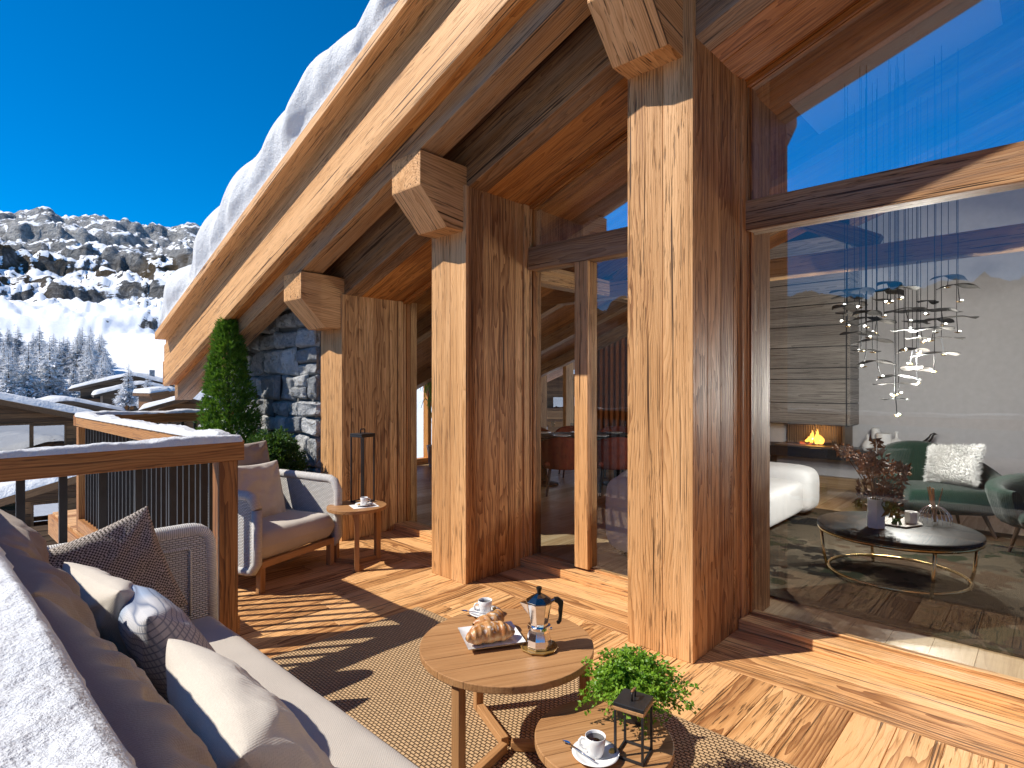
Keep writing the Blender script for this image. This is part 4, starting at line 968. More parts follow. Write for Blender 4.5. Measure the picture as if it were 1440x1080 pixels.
# lanterns
def lantern(name, label, loc, rz, w, H, bar, wood_lid):
    T = thing(name, label, 'lantern', loc, rz); h = w / 2
    m = MB()
    for sx in (-1, 1):
        for sy in (-1, 1): m.box(sx * h - bar / 2, sx * h + bar / 2, sy * h - bar / 2, sy * h + bar / 2, 0.0, H - 0.0015, 'z')
    for z in (bar / 2 + .0005,):
        for s in (-1, 1):
            m.box(-h + bar / 2 + .0005, h - bar / 2 - .0005, s * h - bar / 2 + .0004, s * h + bar / 2 - .0004, z - bar / 2, z + bar / 2, 'x'); m.box(s * h - bar / 2 + .0004, s * h + bar / 2 - .0004, -h + bar / 2 + .0005, h - bar / 2 - .0005, z - bar / 2, z + bar / 2, 'y')
    m.build('frame', 'black', T, bevel=bar * 0.12)
    l = MB(); o_ = bar * 0.7; l.box(-h - o_, h + o_, -h - o_, h + o_, H, H + 0.012, 'x', .4); lo = l.build('lid_board', 'teak' if wood_lid else 'black', T, bevel=0.002)
    l = MB(); l.box(-h - o_ + .0, h + o_, -h - o_, h + o_, H + 0.0125, H + 0.0125 + bar * 1.6, 'x'); lid = l.build('lid', 'black', T, bevel=0.002)
    z = H + 0.0125 + bar * 1.6; k = MB(); k.tube(round_path([(-h * .36, 0, z - .001), (-h * .36, 0, z + h * .55), (h * .36, 0, z + h * .55), (h * .36, 0, z - .001)], h * .12, 4), bar * .42, 8); k.build('handle', 'black', lid, smooth=True)
    if wood_lid: g = MB(); g.cyl((-h * .3, 0, z + h * .55 + bar * .5), (h * .3, 0, z + h * .55 + bar * .5), bar * .55, n=10); g.build('grip', 'teak', lid, smooth=True)
    if not wood_lid: b = MB(); b.box(-h + .002, h - .002, -h + .002, h - .002, 0.0008, 0.0034); b.build('base_plate', 'teak', T)
    return T
lantern('lantern', 'small black metal lantern on the lower coffee table', (1.598, 0.968, 0.33), R(12), 0.088, 0.150, 0.0075, True)
lantern('lantern', 'tall slim black lantern on the side table', (2.755, 4.345, 0.49), R(8), 0.135, 0.56, 0.0115, False)

# ================================================================ PLANTS
def pot_plant():
    T = thing('potted_plant', 'bushy bright green plant in a black pot on the lower coffee table', 'plant', (1.773, 1.075, 0.33), R(20))
    p = MB(); p.lathe([(0.0, 0), (0.060, 0), (0.064, 0.004), (0.078, 0.105), (0.078, 0.11), (0.070, 0.11), (0.066, 0.095), (0.0, 0.094)], n=4, rot=math.pi / 4); p.build('pot', 'black', T, bevel=0.003)
    s = MB(); f = MB(); rnd = random.Random(3)
    for i in range(300):
        a = rnd.uniform(0, 2 * math.pi); rad = rnd.uniform(0, 0.05); p0 = Vector((rad * math.cos(a), rad * math.sin(a), 0.095))
        out = rnd.uniform(0.02, 0.165) * (1 if rnd.random() < .8 else 1.25); hh = rnd.uniform(0.01, 0.10) * (1.1 - out * 2.0); droop = rnd.uniform(0.0, 0.08) * (out > .08)
        a2 = a + rnd.uniform(-.5, .5); pts = []; m = 7
        for k in range(m):
            t = k / (m - 1); pts.append(p0 + Vector((math.cos(a2) * out * t ** .8, math.sin(a2) * out * t ** .8, hh * math.sin(t * math.pi * .62) * 1.15 - droop * t * t)))
        s.tube(pts, 0.0009, 4)
        tn = rnd.random()
        for k in range(1, m):
            for q in range(5):
                t = k - rnd.random(); i0 = int(t); pp = pts[i0].lerp(pts[min(i0 + 1, m - 1)], t - i0); dv = Vector((rnd.uniform(-1, 1), rnd.uniform(-1, 1), rnd.uniform(-.35, .8))).normalized()
                pp = pp + dv * rnd.uniform(0.002, 0.012); d2 = Vector((rnd.uniform(-1, 1), rnd.uniform(-1, 1), rnd.uniform(-.2, .7))).normalized(); sd_ = d2.orthogonal().normalized(); sd_ = (sd_ + d2.cross(sd_) * rnd.uniform(-1, 1)).normalized()
                f.leaf(pp, d2, sd_, rnd.uniform(.010, .019), rnd.uniform(.008, .014), min(1, max(0, tn * .6 + rnd.random() * .4)), .2)
    s.build('stem', 'leaf_fern', T); f.build('foliage', 'leaf_fern', T)
pot_plant()
def blade_bush(mb, c, shape, n, L0, L1, W0, rnd, upb=0.7):
    for i in range(n):
        z, rad, a = shape(rnd); p = Vector(c) + Vector((rad * math.cos(a), rad * math.sin(a), z))
        out = Vector((math.cos(a), math.sin(a), 0)); tn = rnd.random()
        for k in range(6):
            d = (out * rnd.uniform(.1, 1) + Vector((rnd.uniform(-.8, .8), rnd.uniform(-.8, .8), rnd.uniform(.1, 1) * upb * 1.6))).normalized(); sd_ = d.orthogonal().normalized(); sd_ = (sd_ + d.cross(sd_) * rnd.uniform(-1, 1)).normalized()
            mb.leaf(p + d * rnd.uniform(-.01, .015), d, sd_, rnd.uniform(L0, L1), W0, min(1, max(0, tn * .7 + rnd.random() * .3)), .15)
def cone_shrub():
    T = thing('conical_shrub', 'tall dense green conical shrub in front of the stone wall', 'shrub', (2.46, 6.5, 0.0)); rnd = random.Random(11); f = MB()
    def shp(r):
        t = r.random() ** 1.25; z = 0.55 + t * 1.68; a = r.uniform(0, 6.283)
        R0 = 0.335 * (1 - t) ** 0.62 + 0.03; R0 = min(R0, 0.345); R0 *= 1 + 0.20 * noise.noise(Vector((math.cos(a) * 1.6, math.sin(a) * 1.6, z * 3.4))) + 0.12 * noise.noise(Vector((math.cos(a) * 5, math.sin(a) * 5, z * 8)))
        return z, R0 * (r.random() ** 0.30), a
    blade_bush(f, (0, 0, 0), shp, 3600, .035, .075, .012, rnd, .9); f.build('foliage', 'leaf_cone', T)
    t = MB(); t.cyl((0, 0, 0.4), (0, 0, 1.9), 0.035, 0.008, 8); t.build('trunk', 'bark', T)
    p = MB(); p.lathe([(0, 0), (.19, 0), (.24, .44), (.25, .45), (.22, .45), (.2, .40), (0, .40)], n=28); p.build('pot', 'black', T, smooth=True, angle=40)
cone_shrub()
def hedge():
    T = thing('low_bush', 'dark green low bush between the stone wall and the woven armchair', 'bush', (2.56, 5.65, 0.0)); rnd = random.Random(4); f = MB()
    def shp(r):
        a = r.uniform(0, 6.283); q = r.random() ** .4; ph = r.uniform(0, 1.5); return 0.62 + .42 * math.sin(ph) * q * (1 + .2 * noise.noise(Vector((a, ph * 2, 1)))), 0.31 * math.cos(ph * .9) * q * (1 + .25 * noise.noise(Vector((math.cos(a) * 2, math.sin(a) * 2, ph)))), a
    blade_bush(f, (0, 0, 0), shp, 1300, .025, .05, .018, rnd, .6); f.build('foliage', 'leaf_hedge', T)
    p = MB(); p.box(-.26, .26, -.26, .26, 0, .62, 'x'); p.build('planter', 'black', T, bevel=.006)
hedge()
# ================================================================ INSIDE THE LIVING ROOM
def fireplace():
    T = thing('fireplace', 'wall fireplace with grey plank chimney above a burning fire on black stone bench', 'fireplace', (9.1, 2.4, 0.02))
    def pp(name, mat, fn, parent=T, bevel=0.0, smooth=False):
        m = MB(); fn(m); return m.build(name, mat, parent, world=True, bevel=bevel, smooth=smooth)
    def br(m):
        z = 0.935; hs = [0.31, 0.34, 0.16, 0.30, 0.30, 0.30, 0.32, 0.32, 0.32]
        for h in hs:
            m.box(8.95, 8.99, 2.075, 3.6, z, z + h - 0.012, 'y', rv(.2) + .5); m.box(8.955, 9.448, 2.02, 2.06, z, z + h - 0.012, 'x', .6); z += h
    pp('chimney_breast', 'grey_wood', br, bevel=0.003)
    pp('backing', 'black', lambda m: m.box(8.965, 9.446, 2.035, 3.6, 0.925, 3.78))
    pp('hearth', 'blackstone', lambda m: (m.box(8.85, 9.446, 0.85, 3.75, 0.46, 0.605, 'y'), m.box(8.9, 9.4, 3.1, 3.4, 0.013, 0.459, 'z')), bevel=0.006)
    pp('base', 'plaster', lambda m: m.box(9.30, 9.446, 0.9, 3.7, 0.17, 0.459)); pp('plinth', 'oak', lambda m: m.box(9.20, 9.446, -0.2, 3.9, 0.013, 0.168, 'y'))
    def fbx(m):
        m.box(9.40, 9.446, 2.12, 2.98, 0.606, 0.924, 'z', .5)
        for k in range(26): m.cyl((9.397, 2.14 + k * 0.033, 0.606), (9.397, 2.14 + k * 0.033, 0.924), 0.010, n=6)
        m.box(8.98, 9.399, 2.09, 2.118, 0.606, 0.924, 'z'); m.box(8.90, 9.40, 2.1, 3.0, 0.606, 0.625, 'y')
    pp('firebox', 'brass_dark', fbx)
    rnd = random.Random(2)
    for k in range(5):
        a = rnd.uniform(-.6, .6); c = Vector((9.18 + rnd.uniform(-.08, .08), 2.55 + rnd.uniform(-.16, .16), 0.648 + .02 * (k % 2)))
        d = Vector((math.sin(a) * .4, math.cos(a), .1 * rv(1))).normalized() * 0.14; pp('log', 'bark', lambda m: m.cyl(c - d, c + d, .024, .02, 9))
    def fl(core):
        def f(m):
            r2 = random.Random(9)
            for k in range(9):
                x, y = 9.16 + r2.uniform(-.06, .06), 2.50 + r2.uniform(-.13, .15); h = r2.uniform(.09, .24) * (.55 if core else 1); w = r2.uniform(.022, .038) * (.5 if core else 1); ph = r2.uniform(0, 6)
                m.grid(lambda u, v: Vector((x + (w * math.sin(math.pi * min(1, v * .9 + .12)) ** .8 * (1 - v) ** .3) * math.cos(u * 6.283) + .018 * math.sin(v * 6 + ph) * v, y + (w * 1.2 * math.sin(math.pi * min(1, v * .9 + .12)) ** .8 * (1 - v) ** .3) * math.sin(u * 6.283) + .022 * math.sin(v * 5 + ph * 2) * v, .642 + h * v)), 9, 9)
        return f
    pp('flame', 'flame', fl(False), smooth=True); pp('flame', 'flame_core', fl(True), smooth=True)
    pp('ember', 'ember', lambda m: [m.cyl((9.14 + rv(.07), 2.62 + rv(.12), .63), (9.14 + rv(.07), 2.62 + rv(.12), .65), .014, n=7) for _ in range(8)])
    l = bpy.data.lights.new('fire_light', 'POINT'); l.energy = 6; l.color = (1, .5, .15); l.shadow_soft_size = .08; o = bpy.data.objects.new('fire_light', l); COL.objects.link(o); o.location = (9.05, 2.5, .8)
M['brass_dark'] = plain('dark_bronze_metal', (0.16, 0.105, 0.06), 0.4, 0.4)
fireplace()
# things on the black bench
zb = 0.605
def stand(name, mat, prof, x, y, label, cat, n=20, group=None, smooth=True):
    m = MB(); m.lathe(prof, n=n); o = m.build(name, mat, None, smooth=smooth, angle=35); o.location = (x, y, zb); tag(o, label, cat, group); return o
stand('bottle', 'white', [(0, 0), (.055, 0), (.075, .05), (.06, .11), (.015, .15), (.012, .22), (0, .22)], 9.05, 1.83, 'round white bottle with a narrow neck at the left end of the bench', 'bottle')
stand('candlestick', 'petal_dry', [(0, 0), (.045, 0), (.05, .02), (.03, .03), (.03, .15), (.04, .155), (0, .156)], 9.18, 1.76, 'tan candlestick carrying a white candle on the black bench', 'candlestick')
o = stand('candle', 'white', [(0, 0), (.055, 0), (.055, .14), (.045, .145), (0, .14)], 9.18, 1.76, 'white candle on the tan candlestick', 'candle'); o.location.z = zb + .157
stand('candle', 'white', [(0, 0), (.09, 0), (.09, .245), (.08, .25), (0, .245)], 9.0, 1.635, 'fat white cylinder candle in the middle of the bench', 'candle', 28)
stand('bottle', 'white', [(0, 0), (.068, 0), (.07, .01), (.07, .14), (.05, .17), (.018, .19), (.018, .26), (.024, .265), (.02, .28), (0, .28)], 9.0, 1.49, 'straight white bottle right of the fat candle', 'bottle')
m = MB(); m.box(-.12, .12, -.18, .18, 0, .035, 'y'); m.box(-.11, .11, -.16, .14, .037, .068, 'y'); o = m.build('book', 'white', None, bevel=.004); o.location = (9.08, 1.2, zb); tag(o, 'stack of white books under the wooden bird', 'books')
def bird():
    m = MB(); pts = [Vector((0, .14, .02)), Vector((0, .08, .035)), Vector((0, .02, .055)), Vector((0, -.04, .09)), Vector((0, -.085, .145)), Vector((0, -.10, .185)), Vector((0, -.125, .20)), Vector((0, -.155, .197))]
    m.tube(pts, [.006, .016, .028, .036, .028, .022, .016, .002], 12); o = m.build('bird_figurine', 'plastic', None, smooth=True); o.location = (9.08, 1.22, zb + .066); tag(o, 'dark wooden bird figurine on the white books', 'figurine')
bird()

# low round table, rug, vase, flowers
def living_table():
    T = thing('low_table', 'large round black table with brass legs inside the living room', 'table', (5.17, 0.86, 0.03))
    m = MB(); m.lathe([(0, .365), (.515, .365), (.528, .372), (.528, .395), (.515, .402), (0, .402)], n=64); m.build('tabletop', 'blackstone', T, smooth=True, angle=30)
    def ring(r, z, rr): return [(r * math.cos(k / 48 * 2 * math.pi), r * math.sin(k / 48 * 2 * math.pi), z) for k in range(49)]
    m = MB(); m.tube(ring(.515, .352, 0), .012, 8); m.build('ring', 'brass', T, smooth=True)
    m = MB(); m.tube(ring(.45, .05, 0), .012, 8); m.build('ring', 'brass', T, smooth=True)
    for a in (30, 100, 215, 290):
        c, s = math.cos(R(a)), math.sin(R(a)); m = MB(); m.tube([(.505 * c, .505 * s, .35), (.48 * c, .48 * s, .12), (.45 * c, .45 * s, .0)], .012, 8); m.build('leg', 'brass', T, smooth=True)
living_table()
mb = MB(); mb.box(4.18, 7.5, -2.2, 2.25, 0.0125, 0.03, 'x'); o = mb.build('carpet', 'camo', None, bevel=.004); tag(o, 'dark green and grey patterned carpet under the black table', 'carpet')
zt = .433
m = MB(); m.lathe([(0, 0), (.058, 0), (.062, .004), (.062, .215), (.055, .215), (.052, .03), (0, .03)], n=6, rot=.3); o = m.build('vase', 'white', None, bevel=.002); o.location = (5.01, .96, zt); tag(o, 'white hexagonal vase on the black table', 'vase')
def dried():
    T = thing('dried_flowers', 'brown dried hydrangea stems in the white hexagonal vase', 'flowers', (5.01, .96, zt + .04)); rnd = random.Random(8); s = MB(); f = MB(); p = MB()
    for k in range(17):
        a = rnd.uniform(0, 6.28); r = rnd.uniform(.04, .24); h = rnd.uniform(.22, .50) if k > 3 else rnd.uniform(.5, .62); pts = [Vector((math.cos(a) * .02, math.sin(a) * .02, 0)), Vector((math.cos(a) * r * .4, math.sin(a) * r * .4, h * .6)), Vector((math.cos(a) * r, math.sin(a) * r, h))]; s.tube(pts, .003, 5)
        c = pts[2]
        for q in range(34 if k % 2 else 60):
            d = Vector((rnd.gauss(0, 1), rnd.gauss(0, 1), rnd.gauss(0, 1))).normalized(); sd_ = d.orthogonal().normalized()
            if k % 2: f.leaf(c + d * .012 - Vector((0, 0, rnd.uniform(0, .16))), d, sd_, rnd.uniform(.04, .085), rnd.uniform(.02, .045), None, .5)
            else: p.leaf(c + d * rnd.uniform(.02, .055), (d + Vector((0, 0, .2))).normalized(), sd_, .03, .028, None, .4)
    s.build('stem', 'leaf_dry', T); f.build('leaf', 'leaf_dry', T); p.build('flower_head', 'petal_dry', T)
dried()
m = MB(); m.lathe([(0, 0), (.17, 0), (.19, .012), (.185, .014), (.165, .006), (0, .005)], n=6, rot=.5, sx=1.1, sy=.8); o = m.build('tray', 'grey_wood', None); o.location = (5.3, .86, zt); tag(o, 'low grey tray with small ornaments behind the vase', 'tray')
m = MB(); m.lathe([(0, 0), (.045, 0), (.045, .085), (.038, .085), (.038, .01), (0, .01)], n=6); o = m.build('candle_holder', 'white', None, bevel=.002); o.location = (5.34, .79, zt + .0062); tag(o, 'small white faceted candle holder on the grey tray', 'candle holder')
m = MB(); [m.cyl((rv(.03), rv(.03), .0), (rv(.06), rv(.06), .05 + random.random() * .03), .012, .004, 6) for _ in range(7)]; o = m.build('succulent', 'leaf_hedge', None); o.location = (5.22, .86, zt + .0062); tag(o, 'small dark succulent on the grey tray', 'plant')
def diffuser():
    T = thing('reed_diffuser', 'glass bowl with pale reeds on the right of the black table', 'diffuser', (5.47, .66, zt))
    m = MB()
    for k in range(11):
        a = math.pi * k / 11; m.tube([(.115 * math.cos(t) * math.cos(a), .115 * math.cos(t) * math.sin(a), .008 + .13 * math.sin(t)) for t in [math.pi * q / 14 for q in range(15)]], .0022, 5)
    m.build('bowl', 'steel', T, smooth=True)
    m = MB(); [m.cyl((rv(.01), rv(.01), .01), (-.03 + k * .014, rv(.05), .27), .004, n=5) for k in range(8)]; m.build('reed', 'petal_dry', T)
diffuser()
# green velvet armchairs
def tub_chair(name, label, loc, rz, mat, w, d, hb, ha, zs, legmat, group=None, leg_h=.25, thick=.1):
    """curved upholstered shell open to local -Y"""
    T = thing(name, label, 'armchair' if mat == 'green' else 'chair', loc, rz, group); m = MB(); n = 40
    def prof(t):   # t 0..1 round the shell, angle from front-left over the back to front-right
        a = R(-35) + R(250) * t; return Vector((-math.cos(a) * w / 2, math.sin(a) * d / 2, 0)), 0.5 - 0.5 * math.cos(2 * math.pi * min(1, max(0, (t - .08) / .84)))
    def fn(u, v):
        p, k = prof(u); top = ha + (hb - ha) * (k ** .8); a = v * 2 * math.pi
        nn = Vector((p.x, p.y, 0)).normalized(); th = thick * (.55 + .45 * math.sin(math.pi * min(1, max(0.0, (u * 12) if u < .083 else ((1 - u) * 12 if u > .917 else .5)) )))
        bot = leg_h; hz = (top - bot) / 2; cs, sn = math.cos(a), math.sin(a)
        sx = math.copysign(abs(cs) ** .6, cs) * th / 2; sz = math.copysign(abs(sn) ** .5, sn) * hz
        fl = 1 + .10 * (sz / hz)
        return Vector((p.x * fl, p.y * fl, bot + hz + sz)) + nn * sx
    m.grid(fn, n, 20, flip=True)
    for u in (0, 1): m.add([fn(u, j / 19) for j in range(19)], [tuple(range(19))[::(1 if u else -1)]])
    m.build('shell', mat, T, smooth=True)
    s = MB(); slab_cushion(s, -w / 2 + thick * .4, w / 2 - thick * .4, -d / 2 + .02, d / 2 - thick * .6, leg_h + .02, zs, .07, .03, 20); s.build('seat', mat, T, smooth=True)
    for sx in (-1, 1):
        for sy in (-1, 1):
            l = MB(); l.cyl((sx * w * .31, sy * d * .29, leg_h + .05), (sx * w * .40, sy * d * .38, 0), .022, .013, 10); l.build('leg', legmat, T, smooth=True, angle=40)
    return T
M['leg_brown'] = plain('dark_brown_wood', (0.05, 0.03, 0.02), 0.4)
GC = 'green velvet armchairs'
tub_chair('lounge_chair', 'green velvet armchair holding the white fluffy cushion', (7.25, 0.87, 0.031), R(-58), 'green', 0.93, 0.82, .86, .58, .44, 'leg_brown', GC, .20, .16)
tub_chair('lounge_chair', 'green velvet armchair cut off at the right edge of the picture', (6.42, -0.16, 0.031), R(-80), 'green', 0.95, 0.90, .70, .62, .47, 'leg_brown', GC, .32, .16)
def fur():
    o = pillow('fluffy_cushion', 'white', .42, .38, .16, (7.33, .73, .69), (-.8, .35, .45), (.3, 0, 1), 'white fluffy fur cushion on the green armchair', 21, .008); rnd = random.Random(6); m = MB()
    for v in o.data.vertices:
        for k in range(3):
            p = v.co + Vector((rnd.uniform(-.01, .01), rnd.uniform(-.01, .01), 0)); d = (Vector((p.x * .8, p.y * .8 - .1, p.z * 3.0)).normalized() + Vector((rnd.uniform(-.6, .6), rnd.uniform(-.6, .6), rnd.uniform(-.2, .4)))).normalized()
            m.leaf(p, d, d.orthogonal().normalized(), rnd.uniform(.03, .065), .006, None, .4)
    m.build('fur', 'white', o)
fur()
def soft_block(mb, x0, x1, y0, y1, z0, z1, ex=0.42, n=40):
    c = Vector(((x0 + x1) / 2, (y0 + y1) / 2, (z0 + z1) / 2)); h = Vector(((x1 - x0) / 2, (y1 - y0) / 2, (z1 - z0) / 2))
    sp = lambda q: math.copysign(abs(q) ** ex, q)
    def fn(u, v):
        a = u * 2 * math.pi; p = (v - .5) * math.pi; cp = sp(math.cos(p)) if abs(v - .5) < .4999 else 0
        return c + Vector((h.x * sp(math.cos(a)) * cp, h.y * sp(math.sin(a)) * cp, h.z * sp(math.sin(p))))
    mb.grid(fn, n * 2, n, close_u=True, tone=.5)
# white sofa seen between the columns
def white_sofa():
    T = thing('lounge_sofa', 'rounded white sofa standing behind the timber columns inside', 'sofa', (5.7, 2.45, 0.013))
    m = MB(); soft_block(m, 4.45, 7.1, 1.98, 2.85, .08, .45, .3); m.build('seat', 'sofa_white', T, world=True, smooth=True)
    m = MB(); soft_block(m, 4.20, 4.60, 2.0, 2.88, .05, .72); m.build('arm', 'sofa_white', T, world=True, smooth=True)
    m = MB(); soft_block(m, 6.78, 7.28, 1.92, 2.88, .05, .58); m.build('arm', 'sofa_white', T, world=True, smooth=True)
    m = MB(); soft_block(m, 4.4, 7.1, 2.6, 2.96, .2, .74); m.build('backrest', 'sofa_white', T, world=True, smooth=True)
    m = MB(); [m.box(x, x + .05, y, y + .05, 0.013, .09, 'z') for x in (4.35, 7.05) for y in (2.1, 2.72)]; m.build('leg', 'leg_brown', T, world=True)
white_sofa()
# dining table and chairs
DX, DY = 7.0, 5.15; du = Vector((.68, -.73, 0))
def dining():
    T = thing('dining_table', 'oval dark dining table laid with plates and glasses', 'table', (DX, DY, 0.013)); m = MB(); m.lathe([(0, .70), (.98, .70), (1.0, .71), (1.0, .735), (.98, .74), (0, .74)], n=48, sx=1.15, sy=.5); o = m.build('tabletop', 'blackstone', T, smooth=True, angle=30); o.rotation_euler.z = math.atan2(du.y, du.x)
    for s in (-.55, .55): m = MB(); p = du * s; m.lathe([(0, 0), (.22, 0), (.22, .02), (.05, .06), (.05, .66), (.2, .699), (0, .699)], (p.x, p.y, 0), 20); m.build('pedestal', 'black', T, smooth=True, angle=40)
dining(); dv = Vector((.73, .68, 0))
for k, (a, b) in enumerate(((-.8, -.25), (-.3, -.3), (.25, -.3), (.75, -.25), (-.55, .25), (.0, .3), (.55, .25))):
    p = Vector((DX, DY, .7535)) + du * a + dv * b
    m = MB(); m.lathe([(0, 0), (.07, 0), (.13, .014), (.128, .018), (.07, .006), (0, .006)], n=24); o = m.build('plate', 'china', None, smooth=True); o.location = p; tag(o, 'white dinner plate on the oval dining table inside', 'plate', 'plates on the dining table')
    m = MB(); m.lathe([(0, 0), (.034, 0), (.034, .003), (.005, .008), (.004, .09), (.025, .105), (.036, .145), (.031, .19), (.0295, .19), (.034, .145), (.023, .108), (0, .1)], n=16); o = m.build('wine_glass', 'clear_glass', None, smooth=True); o.location = p + du * .16 + dv * .05; tag(o, 'clear stemmed wine glass on the oval dining table', 'glass', 'wine glasses on the dining table')
RC = 'rust red dining chairs'; rzb = math.atan2(du.y, du.x); proto = None
for k, (a, b, t) in enumerate(((-.95, -.72, 0), (-.32, -.78, 0), (.35, -.76, 0), (.98, -.70, 0), (-.7, .78, 1), (.0, .8, 1), (.7, .78, 1))):
    p = Vector((DX, DY, .013)) + du * a + dv * b; ang = rzb + (math.pi if not t else 0) + rv(.15)
    if proto is None: o = proto = tub_chair('dining_chair', 'rust red dining chair with black splayed legs at the oval table', p, ang, 'rust', .56, .54, .80, .68, .48, 'black', RC, .36, .07)
    else: o = copy_tree(proto); o.location = p; o.rotation_euler = (0, 0, ang)
    o['category'] = 'chair'
# curtains and a leafy plant by the far windows
def curtain(x0, y0, x1, y1, h, label, nf):
    m = MB(); d = Vector((x1 - x0, y1 - y0, 0)); nrm = Vector((-d.y, d.x, 0)).normalized()
    for s in (0, .012): m.grid(lambda u, v: Vector((x0, y0, .03)) + d * u + nrm * (.045 * math.sin(u * nf * 6.283) * (.7 + .3 * (1 - v)) + s) + Vector((0, 0, h * v)), nf * 8, 6, flip=bool(s))
    o = m.build('curtain', 'curtain', None, smooth=True); tag(o, label, 'curtain', 'rust curtains'); return o
curtain(9.28, 7.95, 9.28, 8.5, 2.9, 'rust brown curtain left of the tall inner window', 5); curtain(9.28, 5.7, 9.28, 6.55, 2.9, 'rust brown curtain right of the tall inner window', 7)
curtain(6.0, 8.5, 6.45, 8.5, 2.1, 'rust brown curtain beside the leafy plant in the far window', 5)
def palm():
    T = thing('leafy_plant', 'bright green arching plant by the far window', 'plant', (6.75, 8.2, .013)); rnd = random.Random(3); f = MB()
    for k in range(46):
        a = rnd.uniform(0, 6.28); L = rnd.uniform(.5, .95); h = rnd.uniform(.6, 1.3); pts = [Vector((0, 0, .35))]
        for q in range(1, 8): t = q / 7; pts.append(Vector((math.cos(a) * L * .55 * t, math.sin(a) * L * .4 * t, .35 + h * math.sin(t * 2.2) / .95)))
        e = Vector((-math.sin(a), math.cos(a), 0)); tn = rnd.random()
        for q in range(7):
            w0, w1 = .02 * math.sin(math.pi * (q + .4) / 7.4), .02 * math.sin(math.pi * (q + 1.4) / 8.4); f.add([pts[q] - e * w0, pts[q] + e * w0, pts[q + 1] + e * w1, pts[q + 1] - e * w1], [(0, 1, 2, 3)], None, tn)
    f.build('foliage', 'leaf_palm', T); p = MB(); p.lathe([(0, 0), (.14, 0), (.18, .36), (.19, .38), (.16, .38), (.15, .33), (0, .33)], n=24); p.build('pot', 'white', T, smooth=True, angle=40)
palm()
# chandelier: many bronze leaves on wires with small lit bulbs
def chandelier():
    T = thing('chandelier', 'hanging cluster of dark bronze leaves and small lit bulbs on long wires', 'chandelier', (6.0, 1.0, 4.0)); rnd = random.Random(12); LAMPS = []
    spots = [(60, 160), (60, 190), (150, 150), (40, 270), (60, 320), (200, 310), (190, 355), (270, 375), (160, 460), (240, 515), (195, 580), (275, 670), (360, 100), (370, 155), (320, 220), (480, 285), (500, 300), (560, 375), (470, 435), (570, 490), (530, 578), (560, 715), (430, 775), (400, 820), (410, 930), (640, 225), (790, 55), (860, 120), (740, 290), (850, 340), (700, 365), (690, 420), (740, 490), (690, 605), (590, 425), (420, 130), (110, 240)]
    def ceil(p): return zD(p.y) - 0.01
    for k, (zx, zy) in enumerate(spots):
        px, py = 1180 + zx / 5.145, 380 + zy / 5.145; F = rnd.uniform(4.75, 5.5); p = at(px, py, F); m = MB(); a0 = rnd.uniform(-.5, .5) - .7; L = rnd.uniform(.15, .20); Wd = rnd.uniform(.05, .085); ph = rnd.uniform(0, 6)
        d = Vector((math.cos(a0), math.sin(a0), 0)); e = Vector((-d.y, d.x, 0))
        for sg in (0, 1):
            m.grid(lambda u, v: p + d * ((u * 2 - 1) * L) + e * ((v * 2 - 1) * Wd * (math.sin(math.pi * (.04 + .92 * u)) ** .55) * (1 + .3 * math.sin(u * 11 + ph))) + Vector((0, 0, .014 * math.sin(u * 8 + ph) * (v - .3) + .010 * math.sin(u * 5 + ph) - .03 * abs(u * 2 - 1) ** 2 * .4 - sg * .004 + .016 * (1 - abs(u * 2 - 1)))), 16, 7, flip=bool(sg))
        m.build('leaf', 'silver_leaf', T, world=True, smooth=True)
        q = MB(); top = Vector((p.x, p.y, ceil(p))); q.cyl(p, top, .0028, n=5); st = rnd.uniform(.09, .17); off = d * rnd.uniform(-.05, .05); b = p + off * .6 - Vector((0, 0, st))
        q.cyl(p, b, .0035, n=5); w = q.build('wire', 'wire', T, world=True)
        if k in (19, 23, 24, 21, 33): LAMPS.append(tuple(b - Vector((0, 0, .05))))
        q = MB(); q.lathe([(0, 0), (.012, .002), (.028, .010), (.026, .013), (0, .014)], b - Vector((0, 0, .006)), 12); q.build('reflector', 'brass', w, world=True, smooth=True)
        q = MB(); q.lathe([(0, -.013), (.009, -.009), (.012, 0), (.008, .008), (0, .010)], b + off.normalized() * .018 + Vector((0, 0, .012)), 8); q.build('bulb', 'bulb', w, world=True, smooth=True)
    c = MB(); slope_beam(c, 5.4, 6.6, .3, 1.7, zD, -.02, -.002); c.build('canopy', 'white', T, world=True)
    for (x, y, z) in LAMPS:
        l = bpy.data.lights.new('chandelier_light', 'POINT'); l.energy = CHAND; l.color = (1, .93, .84); l.shadow_soft_size = .012; o = bpy.data.objects.new('chandelier_light', l); COL.objects.link(o); o.location = (x, y, z)
CHAND = 40
chandelier()
